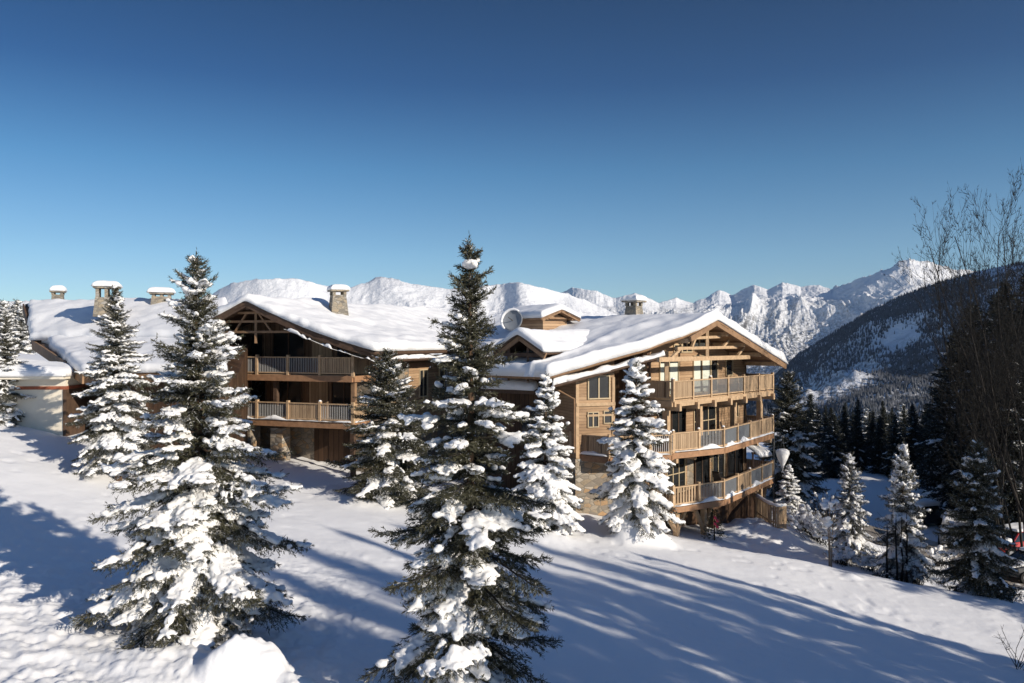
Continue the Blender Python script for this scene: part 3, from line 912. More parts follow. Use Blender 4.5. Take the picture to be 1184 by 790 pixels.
def bil(c00, c10, c11, c01, wob=0.0, seed=3, sag=0.0):
    def f(Sg, Tg):
        out = []
        for k in range(3):
            out.append(c00[k]*(1-Sg)*(1-Tg)+c10[k]*Sg*(1-Tg)+c11[k]*Sg*Tg+c01[k]*(1-Sg)*Tg)
        if wob:
            ed = np.maximum(np.abs(Sg-0.5), np.abs(Tg-0.5))*2
            w = wob*sstep(0.85, 1.0, ed)
            out[0] = out[0]+w*fbm(out[0]*1.3+out[1], out[1]*1.2, seed, 3)
            out[1] = out[1]+w*fbm(out[0]*1.2-out[1], out[1]*1.4, seed+5, 3)
        out[2] = out[2]-sag*4*Sg*(1-Sg)
        return out
    return f

def window(parent, F, a0, a1, d, z0, z1, cols=2, rows=1, curtain=False, fw=0.07, frame_mat=None, name='window'):
    fr = MB()
    fm = frame_mat or M_FRAME
    F.box(fr, a0-fw, a0, d-0.02, d+0.07, z0-fw, z1+fw); F.box(fr, a1, a1+fw, d-0.02, d+0.07, z0-fw, z1+fw)
    F.box(fr, a0, a1, d-0.02, d+0.068, z1, z1+fw); F.box(fr, a0, a1, d-0.02, d+0.085, z0-fw, z0)
    for c in range(1, cols):
        x = a0+(a1-a0)*c/cols
        F.box(fr, x-0.035, x+0.035, d-0.02, d+0.055, z0, z1)
    for r in range(1, rows):
        z = z0+(z1-z0)*r/rows
        F.box(fr, a0, a1, d-0.02, d+0.045, z-0.025, z+0.025)
    w = fr.build(name, fm, parent)
    g = MB(); F.box(g, a0, a1, d-0.02, d+0.012, z0, z1); g.build('pane', M_GLASS, w)
    if curtain:
        # pleated cloth drawn part-way, just inside the glass line
        n = 14
        for (b0, b1) in ((a0+0.02, a0+(a1-a0)*0.42), (a0+(a1-a0)*0.56, a1-0.03)):
            V = []; Fq = []
            for k in range(n+1):
                a = b0+(b1-b0)*k/n
                dd = d+0.019+0.010*(k % 2)
                V += [F.pt(a, dd, z0+0.02)[:], F.pt(a, dd, z1-0.18)[:]]
            for k in range(n): Fq.append((2*k, 2*k+2, 2*k+3, 2*k+1))
            me = bpy.data.meshes.new('curtain'); me.from_pydata(V, [], Fq)
            link_mesh('curtain', me, w, [M_CURT])
    return w

def balcony(parent, pts, inner, zf, panels, rail=1.0, mat=None, beam=None, snow_at=(), name='balcony', depth=0.30):
    """pts: outer edge polyline; inner: points of the wall side (back to the first); panels: kinds per edge"""
    mat = mat or M_TANV
    mb = MB()
    poly = list(pts)+list(inner)
    mb.prism(poly, zf-0.16, zf)
    root = mb.build(name, M_BEAM, parent)
    fb = MB(); rl = MB(); snow = MB()
    rnd = random.Random(int(zf*100)+len(pts))
    cs = sum(p[0] for p in poly)/len(poly); ct = sum(p[1] for p in poly)/len(poly)
    for i in range(len(pts)-1):
        p = Vector(pts[i]); q = Vector(pts[i+1])
        d = (q-p).normalized()
        nrm = Vector((d.y, -d.x))
        if nrm.dot(p-Vector((cs, ct))) < 0: nrm = -nrm
        L = (q-p).length
        kinds = panels[i]
        F = Frame(p, math.atan2(d.y, d.x))
        sg = 1 if F.n.dot(nrm) > 0 else -1
        fb.beam((*(p+nrm*0.05), zf-0.20), (*(q+nrm*0.05), zf-0.20), 0.12, depth)
        rl.beam((*p, zf+rail), (*q, zf+rail), 0.15, 0.06)
        rl.beam((*p, zf+0.10), (*q, zf+0.10), 0.08, 0.07)
        n = len(kinds)
        for k, kd in enumerate(kinds):
            a0 = L*k/n; a1 = L*(k+1)/n
            po = MB(); F.box(po, a0-0.075, a0+0.075, -0.085, 0.085, zf-0.1, zf+rail+0.14)
            po.build('post', M_BEAM, root)
            if kd in ('slat', 'open'):
                sl_ = MB(); w = 0.125 if kd == 'slat' else 0.11; g = 0.022 if kd == 'slat' else 0.10
                x = a0+0.09
                while x+w < a1-0.07:
                    F.box(sl_, x, x+w, -0.02, 0.02, zf+0.13+rnd.uniform(-.004, .004), zf+rail-0.03); x += w+g
                sl_.build('slat_panel', mat, root)
            else:
                sl_ = MB(); x = a0+0.12
                while x < a1-0.09:
                    F.box(sl_, x-0.014, x+0.014, -0.014, 0.014, zf+0.13, zf+rail-0.03); x += 0.115
                bp = sl_.build('bar_panel', M_METAL, root)
                if kd == 'glass':
                    gl = MB(); F.box(gl, a0+0.09, a1-0.09, -0.045, -0.03, zf+0.16, zf+rail-0.06); gl.build('glass_pane', M_GLASSB, bp)
            if rnd.random() < 0.22:
                snow.lathe((*F.xy(a0, 0), zf+rail+0.135), [(0.09, 0), (0.09, 0.03), (0.05, 0.07), (0.02, 0.08)], 8, 0.12, rnd)
        if i == len(pts)-2:
            po = MB(); F.box(po, L-0.075, L+0.075, -0.085, 0.085, zf-0.1, zf+rail+0.14); po.build('post', M_BEAM, root)
        # snow lying along the deck edge, heaped where the photo shows heaps
        if snow_at and L > 0.8:
            hp = [(k_+0.5)/n for (i_, k_) in snow_at if i_ == i]
            ti = rnd.uniform(0, 50)
            def dt(Sg, Tg, X, Y, de, hp=hp, L=L, ti=ti):
                lump = sum(0.20*np.exp(-((Sg-c)*L/0.55)**2) for c in hp)
                base = np.clip(0.05+0.10*fbm(Sg*L*1.4+ti, Tg*0.8, 3, 3), 0.0, None)
                return np.sqrt(np.clip(de/0.13, 0, 1))*(base+lump*(1+0.5*fbm(X*3, Y*3, 6, 2)))
            e0 = nrm*0.17; e1 = nrm*-0.22
            a_, b_ = p+d*0.05, q-d*0.05
            sheet('deck_snow', bil((*(a_+e0), zf+0.004), (*(b_+e0), zf+0.004), (*(b_+e1), zf+0.004), (*(a_+e1), zf+0.004), 0.05, i), max(12, int(L/0.10)), 8, dt, M_SNOWR, root)
    fb.build('edge_beam', beam or M_RED, root)
    rl.build('handrail', M_BEAM, root)
    if snow.v: snow.build('post_snow', M_SNOWR, root, smooth=True)
    return root

def chimney(parent, x, y, z0, w, h, open_top=0.35, capr=0.95, snow=0.35, ang=0.3, taper=0.78):
    F = Frame((x, y), ang)
    mb = MB()
    a = w/2; b = a*taper
    c = [F.pt(s*a, t*a, z0) for s, t in ((-1,-1),(1,-1),(1,1),(-1,1))]+[F.pt(s*b, t*b, z0+h) for s, t in ((-1,-1),(1,-1),(1,1),(-1,1))]
    mb.hexa(c)
    ch = mb.build('chimney', M_STONEG, parent)
    cp = MB()
    for s in (-1, 0, 1):
        for t in (-1, 0, 1):
            if (s, t) != (0, 0) and (w > 1.2 or s*t != 0):
                F.box(cp, s*b*0.82-0.09, s*b*0.82+0.09, t*b*0.82-0.09, t*b*0.82+0.09, z0+h-0.01, z0+h+open_top)
    F.box(cp, -capr*a, capr*a, -capr*a, capr*a, z0+h+open_top, z0+h+open_top+0.1)
    cp.build('chimney_cap', M_STONEG, ch)
    zc = z0+h+open_top+0.1
    k = capr*a*1.12
    so_ = sheet('cap_snow', bil(F.pt(-k, -k, zc), F.pt(k, -k, zc), F.pt(k, k, zc), F.pt(-k, k, zc), 0.12, int(x*7)), 24, 24, snow_top(snow, min(0.5, k*0.55), int(y), 0.5), M_SNOWR, ch)
    return ch

# ------------------------------------------------------------------ right chalet
def right_chalet():
    root = empty('timber_chalet', (8.58, 50, gz(8.58, 50)))
    root_off = root.location.copy()
    tag(root, 'large lit timber chalet on the right with three tiers of wrap-around balconies', 'chalet')
    ANG = math.radians(48.8)
    F = Frame((8.58, 44.0), ANG)
    PK = 3.5; SL = 0.28; SLL = 0.311; ZR = 10.08
    rid0 = Vector(F.xy(PK, 0))
    rd = -F.n                       # ridge direction, going back
    def roofz(x, y, off=0.0):
        w = (Vector((x, y))-rid0).dot(F.u)
        return ZR-(SL if w > 0 else SLL)*abs(w)-off
    g0 = -3.5
    # main timber body
    lo = MB()
    A0 = F.xy(0, -1.6); A1 = F.xy(12.2, -1.6)
    def panel(mb, p, q, z0, off, th=0.25, split=True):
        p = Vector(p); q = Vector(q)
        d = (q-p); L = d.length; d.normalize(); n = Vector((-d.y, d.x))
        ws = [(p-rid0).dot(F.u), (q-rid0).dot(F.u)]
        cuts = [0, L]
        if ws[0]*ws[1] < 0: cuts.insert(1, L*abs(ws[0])/(abs(ws[0])+abs(ws[1])))
        for k in range(len(cuts)-1):
            c = [p+d*cuts[k], p+d*cuts[k+1], p+d*cuts[k+1]+n*th, p+d*cuts[k]+n*th]
            mb.hexa([(v.x, v.y, z0) for v in c]+[(v.x, v.y, roofz(v.x, v.y, off)) for v in c])
    front = MB(); panel(front, A0, A1, 2.85, 0.05); front.build('front_wall', M_TAN, root)
    A2 = (A1[0]+14*rd.x, A1[1]+14*rd.y)
    L2 = (-1.6, 51.5); L1 = (-0.6, 47.6); L0 = (5.2, 46.3)
    side = MB()
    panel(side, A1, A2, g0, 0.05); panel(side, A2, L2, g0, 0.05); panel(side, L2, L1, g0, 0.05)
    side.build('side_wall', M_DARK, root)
    lg = MB(); F.wallbox(lg, 12.2, 13.0, -14, -4.4, g0, lambda x, y: roofz(x, y, 0.06)); lg.build('loggia_wall', M_DARK, root)  # dark boards put the roof's shadow into this wall's colour
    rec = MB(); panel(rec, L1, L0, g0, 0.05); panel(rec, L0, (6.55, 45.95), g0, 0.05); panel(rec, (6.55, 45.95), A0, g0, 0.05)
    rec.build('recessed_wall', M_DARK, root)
    low = MB(); F.box(low, 0.02, 12.2, -1.85, -1.62, g0, 2.845)
    low.build('stone_wall', M_STONE, root)
    for (x0, x1) in ((771, 791.5), (805, 819), (841, 858)):
        lw = MB(); F.box(lw, F.a_px(x0, -1.6)-0.25, F.a_px(x1, -1.6)+0.25, -1.61, -1.57, 0.2, 2.84)
        lw.build('wall_cladding', M_TAN, root)
    # floors inside
    fl = MB()
    for z in (0.05, 2.95, 5.75):
        fl.prism([F.xy(0.2, -1.9), F.xy(12.1, -1.9), F.xy(12.1, -15), F.xy(4, -15), (-0.3, 48.4), (5.2, 46.8)], z-0.2, z)
    fl.build('floor_slab', M_DBEAM, root)
    # ---- front windows
    d = -1.598
    def wpx(x0, x1, z0, z1, **k): window(root, F, F.a_px(x0, d), F.a_px(x1, d), d, z0, z1, **k)
    wpx(762.6, 783.5, 5.98, 7.95, cols=2, curtain=True)
    wpx(801.5, 820.5, 5.98, 8.10, cols=2, curtain=True)
    wpx(821.8, 828.5, 5.98, 8.10, cols=1)
    wpx(839, 846, 6.9, 7.85, cols=1)
    wpx(779, 787, 8.42, 8.78, cols=1); wpx(788.5, 799, 8.42, 9.0, cols=2, curtain=False)
    wpx(801, 815, 8.55, 9.1, cols=2, curtain=True)
    wpx(760.5, 772.5, 3.2, 5.35, cols=2, frame_mat=M_DBEAM); wpx(776, 791.5, 3.2, 5.35, cols=2, frame_mat=M_DBEAM)
    wpx(802, 826, 3.2, 5.25, cols=3, rows=2, curtain=False); wpx(845.5, 852.5, 4.2, 5.1, cols=1)
    d = -1.568
    wpx(770.5, 791, 0.35, 2.5, cols=3, rows=2); wpx(803.5, 819, 0.3, 2.55, cols=2, frame_mat=M_DBEAM); wpx(840.5, 858, 0.3, 2.6, cols=2, frame_mat=M_DBEAM)
    d = -1.618
    wpx(823.5, 836, 0.3, 2.4, cols=2)
    # pillars of the lowest two floors
    for a in (0.35, 4.0, 8.3, 12.0):
        pm = MB(); F.box(pm, a-0.16, a+0.16, -0.75, -0.45, 3.1, 5.42); pm.build('balcony_pillar', M_BEAM, root)
    # corbels under the decks
    for z in (5.5, 2.7, -0.2):
        for a in np.linspace(0.3, 12.2, 7):
            cb = MB(); F.box(cb, a-0.11, a+0.11, -1.6, 0.30 if z > 5 else 0.1, z-0.22, z+0.16); cb.build('corbel', M_BEAM, root)
    # ---- balconies
    C = F.xy(0, 0); E = F.xy(12.6, 0)
    B = (11.8, 46.1); K = (5.0, 42.3); LL = (3.14, 43.75)
    balcony(root, [F.xy(0.0, -1.75), C, E, F.xy(12.6, -2.6)], [F.xy(12.2, -1.65), A0], 5.86,
            [['slat'], ['slat', 'bars', 'bars', 'bars', 'slat', 'slat'], ['slat']], beam=M_BEAM)
    balcony(root, [LL, K, (8.3, 43.3), C, B, E, F.xy(12.6, -2.4)], [F.xy(12.2, -1.65), A0, (6.4, 45.7), (5.6, 45.0), (5.2, 44.0), (3.6, 43.9)], 3.10,
            [['slat'], ['slat', 'slat', 'bars'], [], ['slat', 'bars'], ['bars', 'bars', 'slat', 'slat'], ['slat']][:6] if False else
            [['slat'], ['slat', 'slat', 'bars'], ['bars'], ['slat', 'bars'], ['glass', 'glass', 'slat', 'slat'], ['slat']],
            snow_at={(0, 0), (1, 1), (3, 1), (4, 0), (4, 1)})
    balcony(root, [F.xy(0.0, -1.6), C, B, E, F.xy(12.6, -2.4)], [F.xy(12.2, -1.65), A0], 0.20,
            [['open'], ['open', 'bars'], ['glass', 'slat', 'glass', 'bars'], ['slat']], snow_at={(1, 1), (2, 0), (2, 2)})
    # curved timber braces and posts under the lowest deck
    bw_ = MB(); F.box(bw_, 0.3, 12.1, -1.62, -1.5, g0, -0.2); F.box(bw_, 5.5, 12.0, -1.5, -0.5, g0, -0.35); bw_.build('basement_wall', M_DARK, root)  # dark boards added to darken the recess under the deck
    for a, dd in ((0.9, -0.3), (3.2, 0.1), (11.6, -0.4)):
        br = MB()
        zg = gz(*F.xy(a, dd))-0.3
        F.box(br, a-0.13, a+0.13, dd-0.13, dd+0.13, zg, -0.3)
        for s in (-1, 1):
            pts = [F.pt(a, dd, zg+0.75*(-0.3-zg)*0.4), F.pt(a+s*0.45, dd, zg+(-0.3-zg)*0.62), F.pt(a+s*0.95, dd, -0.32)]
            for k in range(2): br.beam(pts[k], pts[k+1], 0.16, 0.2)
        br.build('deck_brace', M_BEAM, root)
    # ---- lit bay
    FB = Frame((3.35, 43.15), math.radians(21))
    bay = MB(); FB.wallbox(bay, 0, 2.25, -3.0, 0, 2.85, lambda x, y: roofz(x, y, 0.28))
    bay.build('bay_wall', M_TAN, root)
    bs = MB(); FB.box(bs, -0.05, 2.2, -3.0, 0.03, -1.6, 2.845); bs.build('stone_wall', M_STONE, root)
    def wb(x0, x1, y0, y1, **k):
        a0, a1 = FB.a_px(x0, 0), FB.a_px(x1, 0)
        window(root, FB, a0, a1, 0.002, FB.z_py(a0, 0, y1), FB.z_py(a0, 0, y0), **k)
    wb(680.5, 703.5, 435.5, 460.5, cols=2); wb(680, 691, 477.5, 493.5, cols=2, fw=0.05); wb(698.5, 706.5, 476, 489, cols=1, fw=0.05)
    tr2 = MB(); FB.box(tr2, 0.0, 2.27, 0.004, 0.09, 5.60, 5.78); FB.box(tr2, 0.62, 2.27, 0.004, 0.07, 5.05, 5.16)
    FB.box(tr2, -0.03, 0.14, 0.004, 0.06, 2.9, 7.1); FB.box(tr2, 2.1, 2.26, 0.004, 0.06, 2.9, 7.1)
    tr2.build('bay_trim', M_BEAM, root)
    pp = MB()
    pp.tube([(3.25, 43.0, 3.2), (3.25, 43.0, 6.0), (1.6, 43.3, 6.9)], 0.05, 6); pp.build('downpipe', M_FASCIA, root)
    # windows in the dark recess
    FR = Frame((5.2, 46.3), math.atan2(-0.35, 1.35))
    window(root, FR, 0.25, 0.95, 0.02, 3.2, 5.2, cols=1, frame_mat=M_DBEAM)
    FQ = Frame((-0.6, 47.6), math.atan2(-1.3, 5.8))
    window(root, FQ, 1.2, 2.2, 0.02, 3.6, 5.2, cols=2, frame_mat=M_DBEAM); window(root, FQ, 3.4, 4.4, 0.02, 6.0, 7.4, cols=2, frame_mat=M_DBEAM)
    # ---- roof
    LM = 16.0
    def rfn(extra, z, w_r=-9.6, w_l=9.73):
        def f(Sg, Tg):
            w = w_r-extra+(w_l-w_r+2*extra)*Sg        # positive = left of the ridge
            lm = np.where(w < PK-0.3, -0.75, -0.75+(w-(PK-0.3))*(4.1/6.2)) - extra
            lm = lm + 0.45*np.exp(-((w-PK)/1.2)**2)
            wob = 0.10*fbm(w*1.1, w*0+1, 61, 3)*sstep(0.2, 0.0, Tg)
            lx = LM+extra-8.2*sstep(3.2, 8.8, w)
            L = lm+wob+(lx-lm)*Tg
            x = rid0.x+rd.x*L-F.u.x*w; y = rid0.y+rd.y*L-F.u.y*w
            zz = ZR-np.where(w > 0, SLL, SL)*np.sqrt(w*w+0.02)+z
            return x, y, zz
        return f
    rf = sheet('roof', rfn(0, 0.16), 60, 24, lambda *a: 0.0, M_FASCIA, root, bot=0.15, smooth=False)
    def main_snow(Sg, Tg, X, Y, de):
        base = snow_top(0.42, 0.30, 5)(Sg, Tg, X, Y, de)
        w = -((X-rid0.x)*F.u.x+(Y-rid0.y)*F.u.y)
        drift = 0.18*np.exp(-((Tg-0.16-0.012*w)/0.03)**2)*sstep(0, 3, w)
        lipf = 0.22*np.exp(-de*1.6)*sstep(0, 0.2, de)
        return base+drift*0.7+lipf
    sheet('roof_snow', rfn(0.10, 0.165), 150, 90, main_snow, M_SNOWR, rf)
    # slate edge and the lower strip of snow below it on the left front
    q0 = Vector((8.1, 43.65, 8.25)); q1 = Vector((1.9, 41.75, 6.72)); ib = Vector((0.25, 0.9, 0.1))
    st = sheet('lower_eave', bil(q0, q1, q1+ib, q0+ib, 0.1, 9), 30, 4, lambda *a: 0.0, M_DBEAM, root, bot=0.12, smooth=False)
    up = Vector((0, 0, 0.01))
    sheet('eave_snow', bil(q0+up, q1+up, q1+ib*0.8+up, q0+ib*0.8+up, 0.22, 19), 70, 10, snow_top(0.20, 0.15, 9, 1.8), M_SNOWR, st)
    # front rake boards, purlin ends and gable truss
    tb = MB()
    def rp(a, dd, dz): return F.pt(a, dd, ZR-(SL if a > PK else SLL)*abs(a-PK)+dz)
    tb.beam(rp(PK, 0.72, -0.05), rp(13.0, 0.72, -0.05), 0.10, 0.30); tb.beam(rp(PK, 0.72, -0.05), rp(0.6, 0.72, -0.05), 0.10, 0.28)
    tb.build('rake_board', M_FASCIA, root)
    for a in (0.7, 2.2, 5.2, 7.4, 9.6, 11.8):
        sf = MB(); sf.beam(rp(a, 0.55, -0.18), rp(a, -1.5, -0.18), 0.2, 0.24); sf.build('purlin', M_BEAM, root)
    ts = MB(); dd = 0.1
    def zt(py, a): return F.z_py(a, dd, py)
    for (x0, x1, y0, y1, w) in ((761, 866, 416, 413, 0.24), (782, 851, 403, 401.5, 0.16), (802, 832, 391, 389.5, 0.15)):
        a0, a1 = F.a_px(x0, dd), F.a_px(x1, dd)
        ts.beam(F.pt(a0, dd, zt(y0, a0)), F.pt(a1, dd, zt(y1, a1)), 0.16, w)
    a = F.a_px(817.5, dd); ts.beam(F.pt(a, dd+0.004, zt(378, a)), F.pt(a, dd+0.004, zt(414, a)), 0.17, 0.17)
    for (x0, y0, x1, y1) in ((853, 411, 860, 402), (800, 401, 806, 386), (776, 414, 788, 402), (836, 401, 842, 394)):
        a0, a1 = F.a_px(x0, dd), F.a_px(x1, dd); ts.beam(F.pt(a0, dd-0.003, zt(y0, a0)), F.pt(a1, dd-0.003, zt(y1, a1)), 0.13, 0.13)
    a0 = F.a_px(766, dd)
    ts.beam(F.pt(0.35, -0.6, 6.8), F.pt(0.35, -0.6, 8.5), 0.2, 0.2); ts.beam(F.pt(0.35, -0.6, 8.0), F.pt(0.35, 0.1, 8.0), 0.16, 0.16)
    ts.build('gable_truss', M_BEAM, root)
    # ---- small cross gable over the left eave
    def RL(L, w, z): return Vector((rid0.x+rd.x*L-F.u.x*w, rid0.y+rd.y*L-F.u.y*w, z))
    dl, dw = 5.9, 8.93
    zp = 9.25; hw = 1.75; ze = 8.25
    dv = MB()
    for s in (-1, 1):
        dv.beam(RL(dl, dw+0.25, zp), RL(dl+s*hw, dw+0.25, ze), 0.12, 0.34)
    dg = dv.build('cross_gable', M_FASCIA, root)
    gw = MB()
    c = [RL(dl-1.3, dw-0.9, 6.4), RL(dl+1.3, dw-0.9, 6.4), RL(dl+1.3, dw-0.7, 6.4), RL(dl-1.3, dw-0.7, 6.4)]
    gw.hexa([(p.x, p.y, 6.4) for p in c]+[(p.x, p.y, 8.4) for p in c]); gw.build('gable_wall', M_DARK, dg)
    gp = MB()
    for s in (-0.45, 0.9): gp.beam(RL(dl+s, dw+0.1, 6.9), RL(dl+s, dw+0.1, 8.7), 0.14, 0.14)
    gp.beam(RL(dl-1.4, dw+0.1, 8.3), RL(dl+1.4, dw+0.1, 8.3), 0.16, 0.18)
    gp.build('gable_post', M_DBEAM, dg)
    for s in (-1, 1):
        a_, b_, c_, d_ = RL(dl, dw+0.4, zp+0.2), RL(dl+s*hw, dw+0.4, ze+0.2), RL(dl+s*hw, dw-4.0, ze+0.2), RL(dl, dw-7.0, zp+0.2)
        sheet('gable_roof', bil(a_, b_, c_, d_), 6, 12, lambda *a: 0.0, M_DBEAM, dg, bot=0.14, smooth=False)
    # one blanket of snow over both slopes of the cross gable
    def dsn(Sg, Tg):
        s = (Sg*2-1)
        L = dl+s*(hw+0.08); w = dw+0.48-Tg*(4.6+2.6*(1-np.abs(s)))
        z = zp+0.205-(zp-ze)*np.sqrt(s*s+0.01)
        x = rid0.x+rd.x*L-F.u.x*w; y = rid0.y+rd.y*L-F.u.y*w
        return x, y, z
    sheet('gable_snow', dsn, 50, 50, snow_top(0.36, 0.25, 15), M_SNOWR, dg)
    # ---- roof turret
    t0 = P(660, 380, 50.5)
    FT = Frame((t0.x-1.0, t0.y-0.6), math.radians(38))
    tz0 = 9.0; tz1 = 10.35
    tw_ = MB(); FT.box(tw_, -0.95, 0.95, -2.4, 0, tz0, tz1)
    tur = tw_.build('roof_turret', M_TAN, root)
    tg = MB()
    tg.v += [tuple(FT.pt(-0.95, 0, tz1-0.01)), tuple(FT.pt(0.95, 0, tz1-0.01)), tuple(FT.pt(0, 0, tz1+0.38)), tuple(FT.pt(-0.95, -2.4, tz1-0.01)), tuple(FT.pt(0.95, -2.4, tz1-0.01)), tuple(FT.pt(0, -2.4, tz1+0.38))]
    tg.f += [(0, 1, 2), (5, 4, 3), (0, 2, 5, 3), (1, 4, 5, 2), (0, 3, 4, 1)]
    tg.build('turret_gable', M_TAN, tur)
    tk = MB()
    for s in (-1, 1):
        tk.beam(FT.pt(0, 0.55, tz1+0.52), FT.pt(s*1.5, 0.55, tz1-0.05), 0.1, 0.2)
        tk.beam(FT.pt(s*1.0, -0.2, tz1+0.02), FT.pt(s*1.0, 0.5, tz1+0.02), 0.12, 0.14)
    tk.beam(FT.pt(-0.7, 0.25, tz1+0.05), FT.pt(0.7, 0.25, tz1+0.05), 0.1, 0.1)
    tk.build('turret_trim', M_FASCIA, tur)
    def tsn(z, e):
        def f(Sg, Tg):
            s = Sg*2-1
            a = s*(1.55+e); dd = 0.6+e-Tg*(4.0+2*e)
            zz = tz1+0.60-0.56*np.sqrt(s*s+0.006)+z
            return FT.o.x+FT.u.x*a+FT.n.x*dd, FT.o.y+FT.u.y*a+FT.n.y*dd, zz
        return f
    tr3 = sheet('turret_roof', tsn(0.0, 0), 12, 6, lambda *a: 0.0, M_FASCIA, tur, bot=0.12, smooth=False)
    sheet('turret_snow', tsn(0.005, 0.07), 40, 40, snow_top(0.34, 0.28, 25, 0.6), M_SNOWR, tr3)
    # ---- chimney and dish
    c0 = P(733, 372, 50.0)
    chimney(root, c0.x, c0.y, 9.2, 1.18, 1.95, 0.22, 0.92, 0.34, ANG, 0.60)
    # ---- rear lower roof at the far left
    ll = MB(); ll.prism([(-1.5, 45.4), (1.2, 43.6), (3.0, 47.5), (-1.0, 49.0)], 6.2, 6.4)
    lr = ll.build('lower_roof', M_DBEAM, root)
    sheet('lower_snow', bil((-1.7, 45.3, 6.41), (1.2, 43.4, 6.41), (2.2, 45.5, 7.0), (-0.8, 47.5, 7.0), 0.15, 7), 30, 24, snow_top(0.4, 0.3, 35), M_SNOWR, lr)
    # little snow-covered canopy at the right end of the lowest deck
    ca = MB(); e0 = F.pt(11.0, -0.5, 1.45); 
    for s in (0.0, 1.5): ca.beam(F.pt(11.0+s, -0.6, 0.25), F.pt(11.0+s, -0.6, 1.9), 0.09, 0.09)
    ca.beam(F.pt(10.9, -0.6, 1.9), F.pt(12.7, -0.6, 1.55), 0.1, 0.12)
    cn = ca.build('porch_canopy', M_DBEAM, root)
    sheet('canopy_snow', bil(F.pt(10.9, -1.5, 2.6), F.pt(12.3, -1.5, 2.5), F.pt(13.2, -0.2, 1.5), F.pt(11.3, -0.2, 1.6), 0.08, 3), 24, 20, snow_top(0.25, 0.25, 45, 0.6), M_SNOWR, cn)
    # parent keeps children where they were built
    root.location = (0, 0, 0)
    return root
RC = right_chalet()

def satellite_dish():
    c = P(593, 371, 49.5)
    root = empty('satellite_dish', (c.x, c.y, 8.3))
    tag(root, 'round grey dish with a snowy rim rising behind the tallest dark spruce', 'dish')
    mb = MB(); n = 28
    prof = [(0.0, 0.0), (0.30, 0.03), (0.52, 0.09), (0.66, 0.17)]
    nrm = Vector((-0.35, -0.9, 0.25)).normalized(); x = nrm.cross(Vector((0, 0, 1))).normalized(); y = x.cross(nrm)
    cc = Vector((0, 0, c.z-8.3))
    for off in (0.0, -0.04):
        for (r, dz) in prof[1:]:
            for j in range(n):
                a = 2*math.pi*j/n
                mb.v.append(tuple(cc+x*r*math.cos(a)+y*r*math.sin(a)+nrm*(dz+off)))
    for k in range(2):
        b = k*3*n
        for i in range(2):
            for j in range(n): mb.f.append((b+i*n+j, b+i*n+(j+1) % n, b+(i+1)*n+(j+1) % n, b+(i+1)*n+j))
        mb.f.append(tuple(b+j for j in range(n)))
    for j in range(n): mb.f.append((2*n+j, 2*n+(j+1) % n, 5*n+(j+1) % n, 5*n+j))
    mb.build('reflector', plain('dish_paint', (0.20, 0.22, 0.25), 0.6, 0.1, 3), root, smooth=True)
    m2 = MB(); m2.tube([(0, 0.1, 0), (0, 0.1, c.z-8.3)], 0.05, 8); m2.beam(cc+nrm*0.05, cc+nrm*0.75, 0.04, 0.04); m2.build('mast', M_POLE, root)
    m3 = MB()
    pts = [cc+x*0.67*math.cos(a)+y*0.67*math.sin(a)+nrm*0.16 for a in np.linspace(-0.9, 2.2, 24)]
    m3.tube(pts, [0.05+0.05*math.sin(i/23*3.14) for i in range(24)], 8); m3.build('rim_snow', M_SNOWR, root, smooth=True)
satellite_dish()

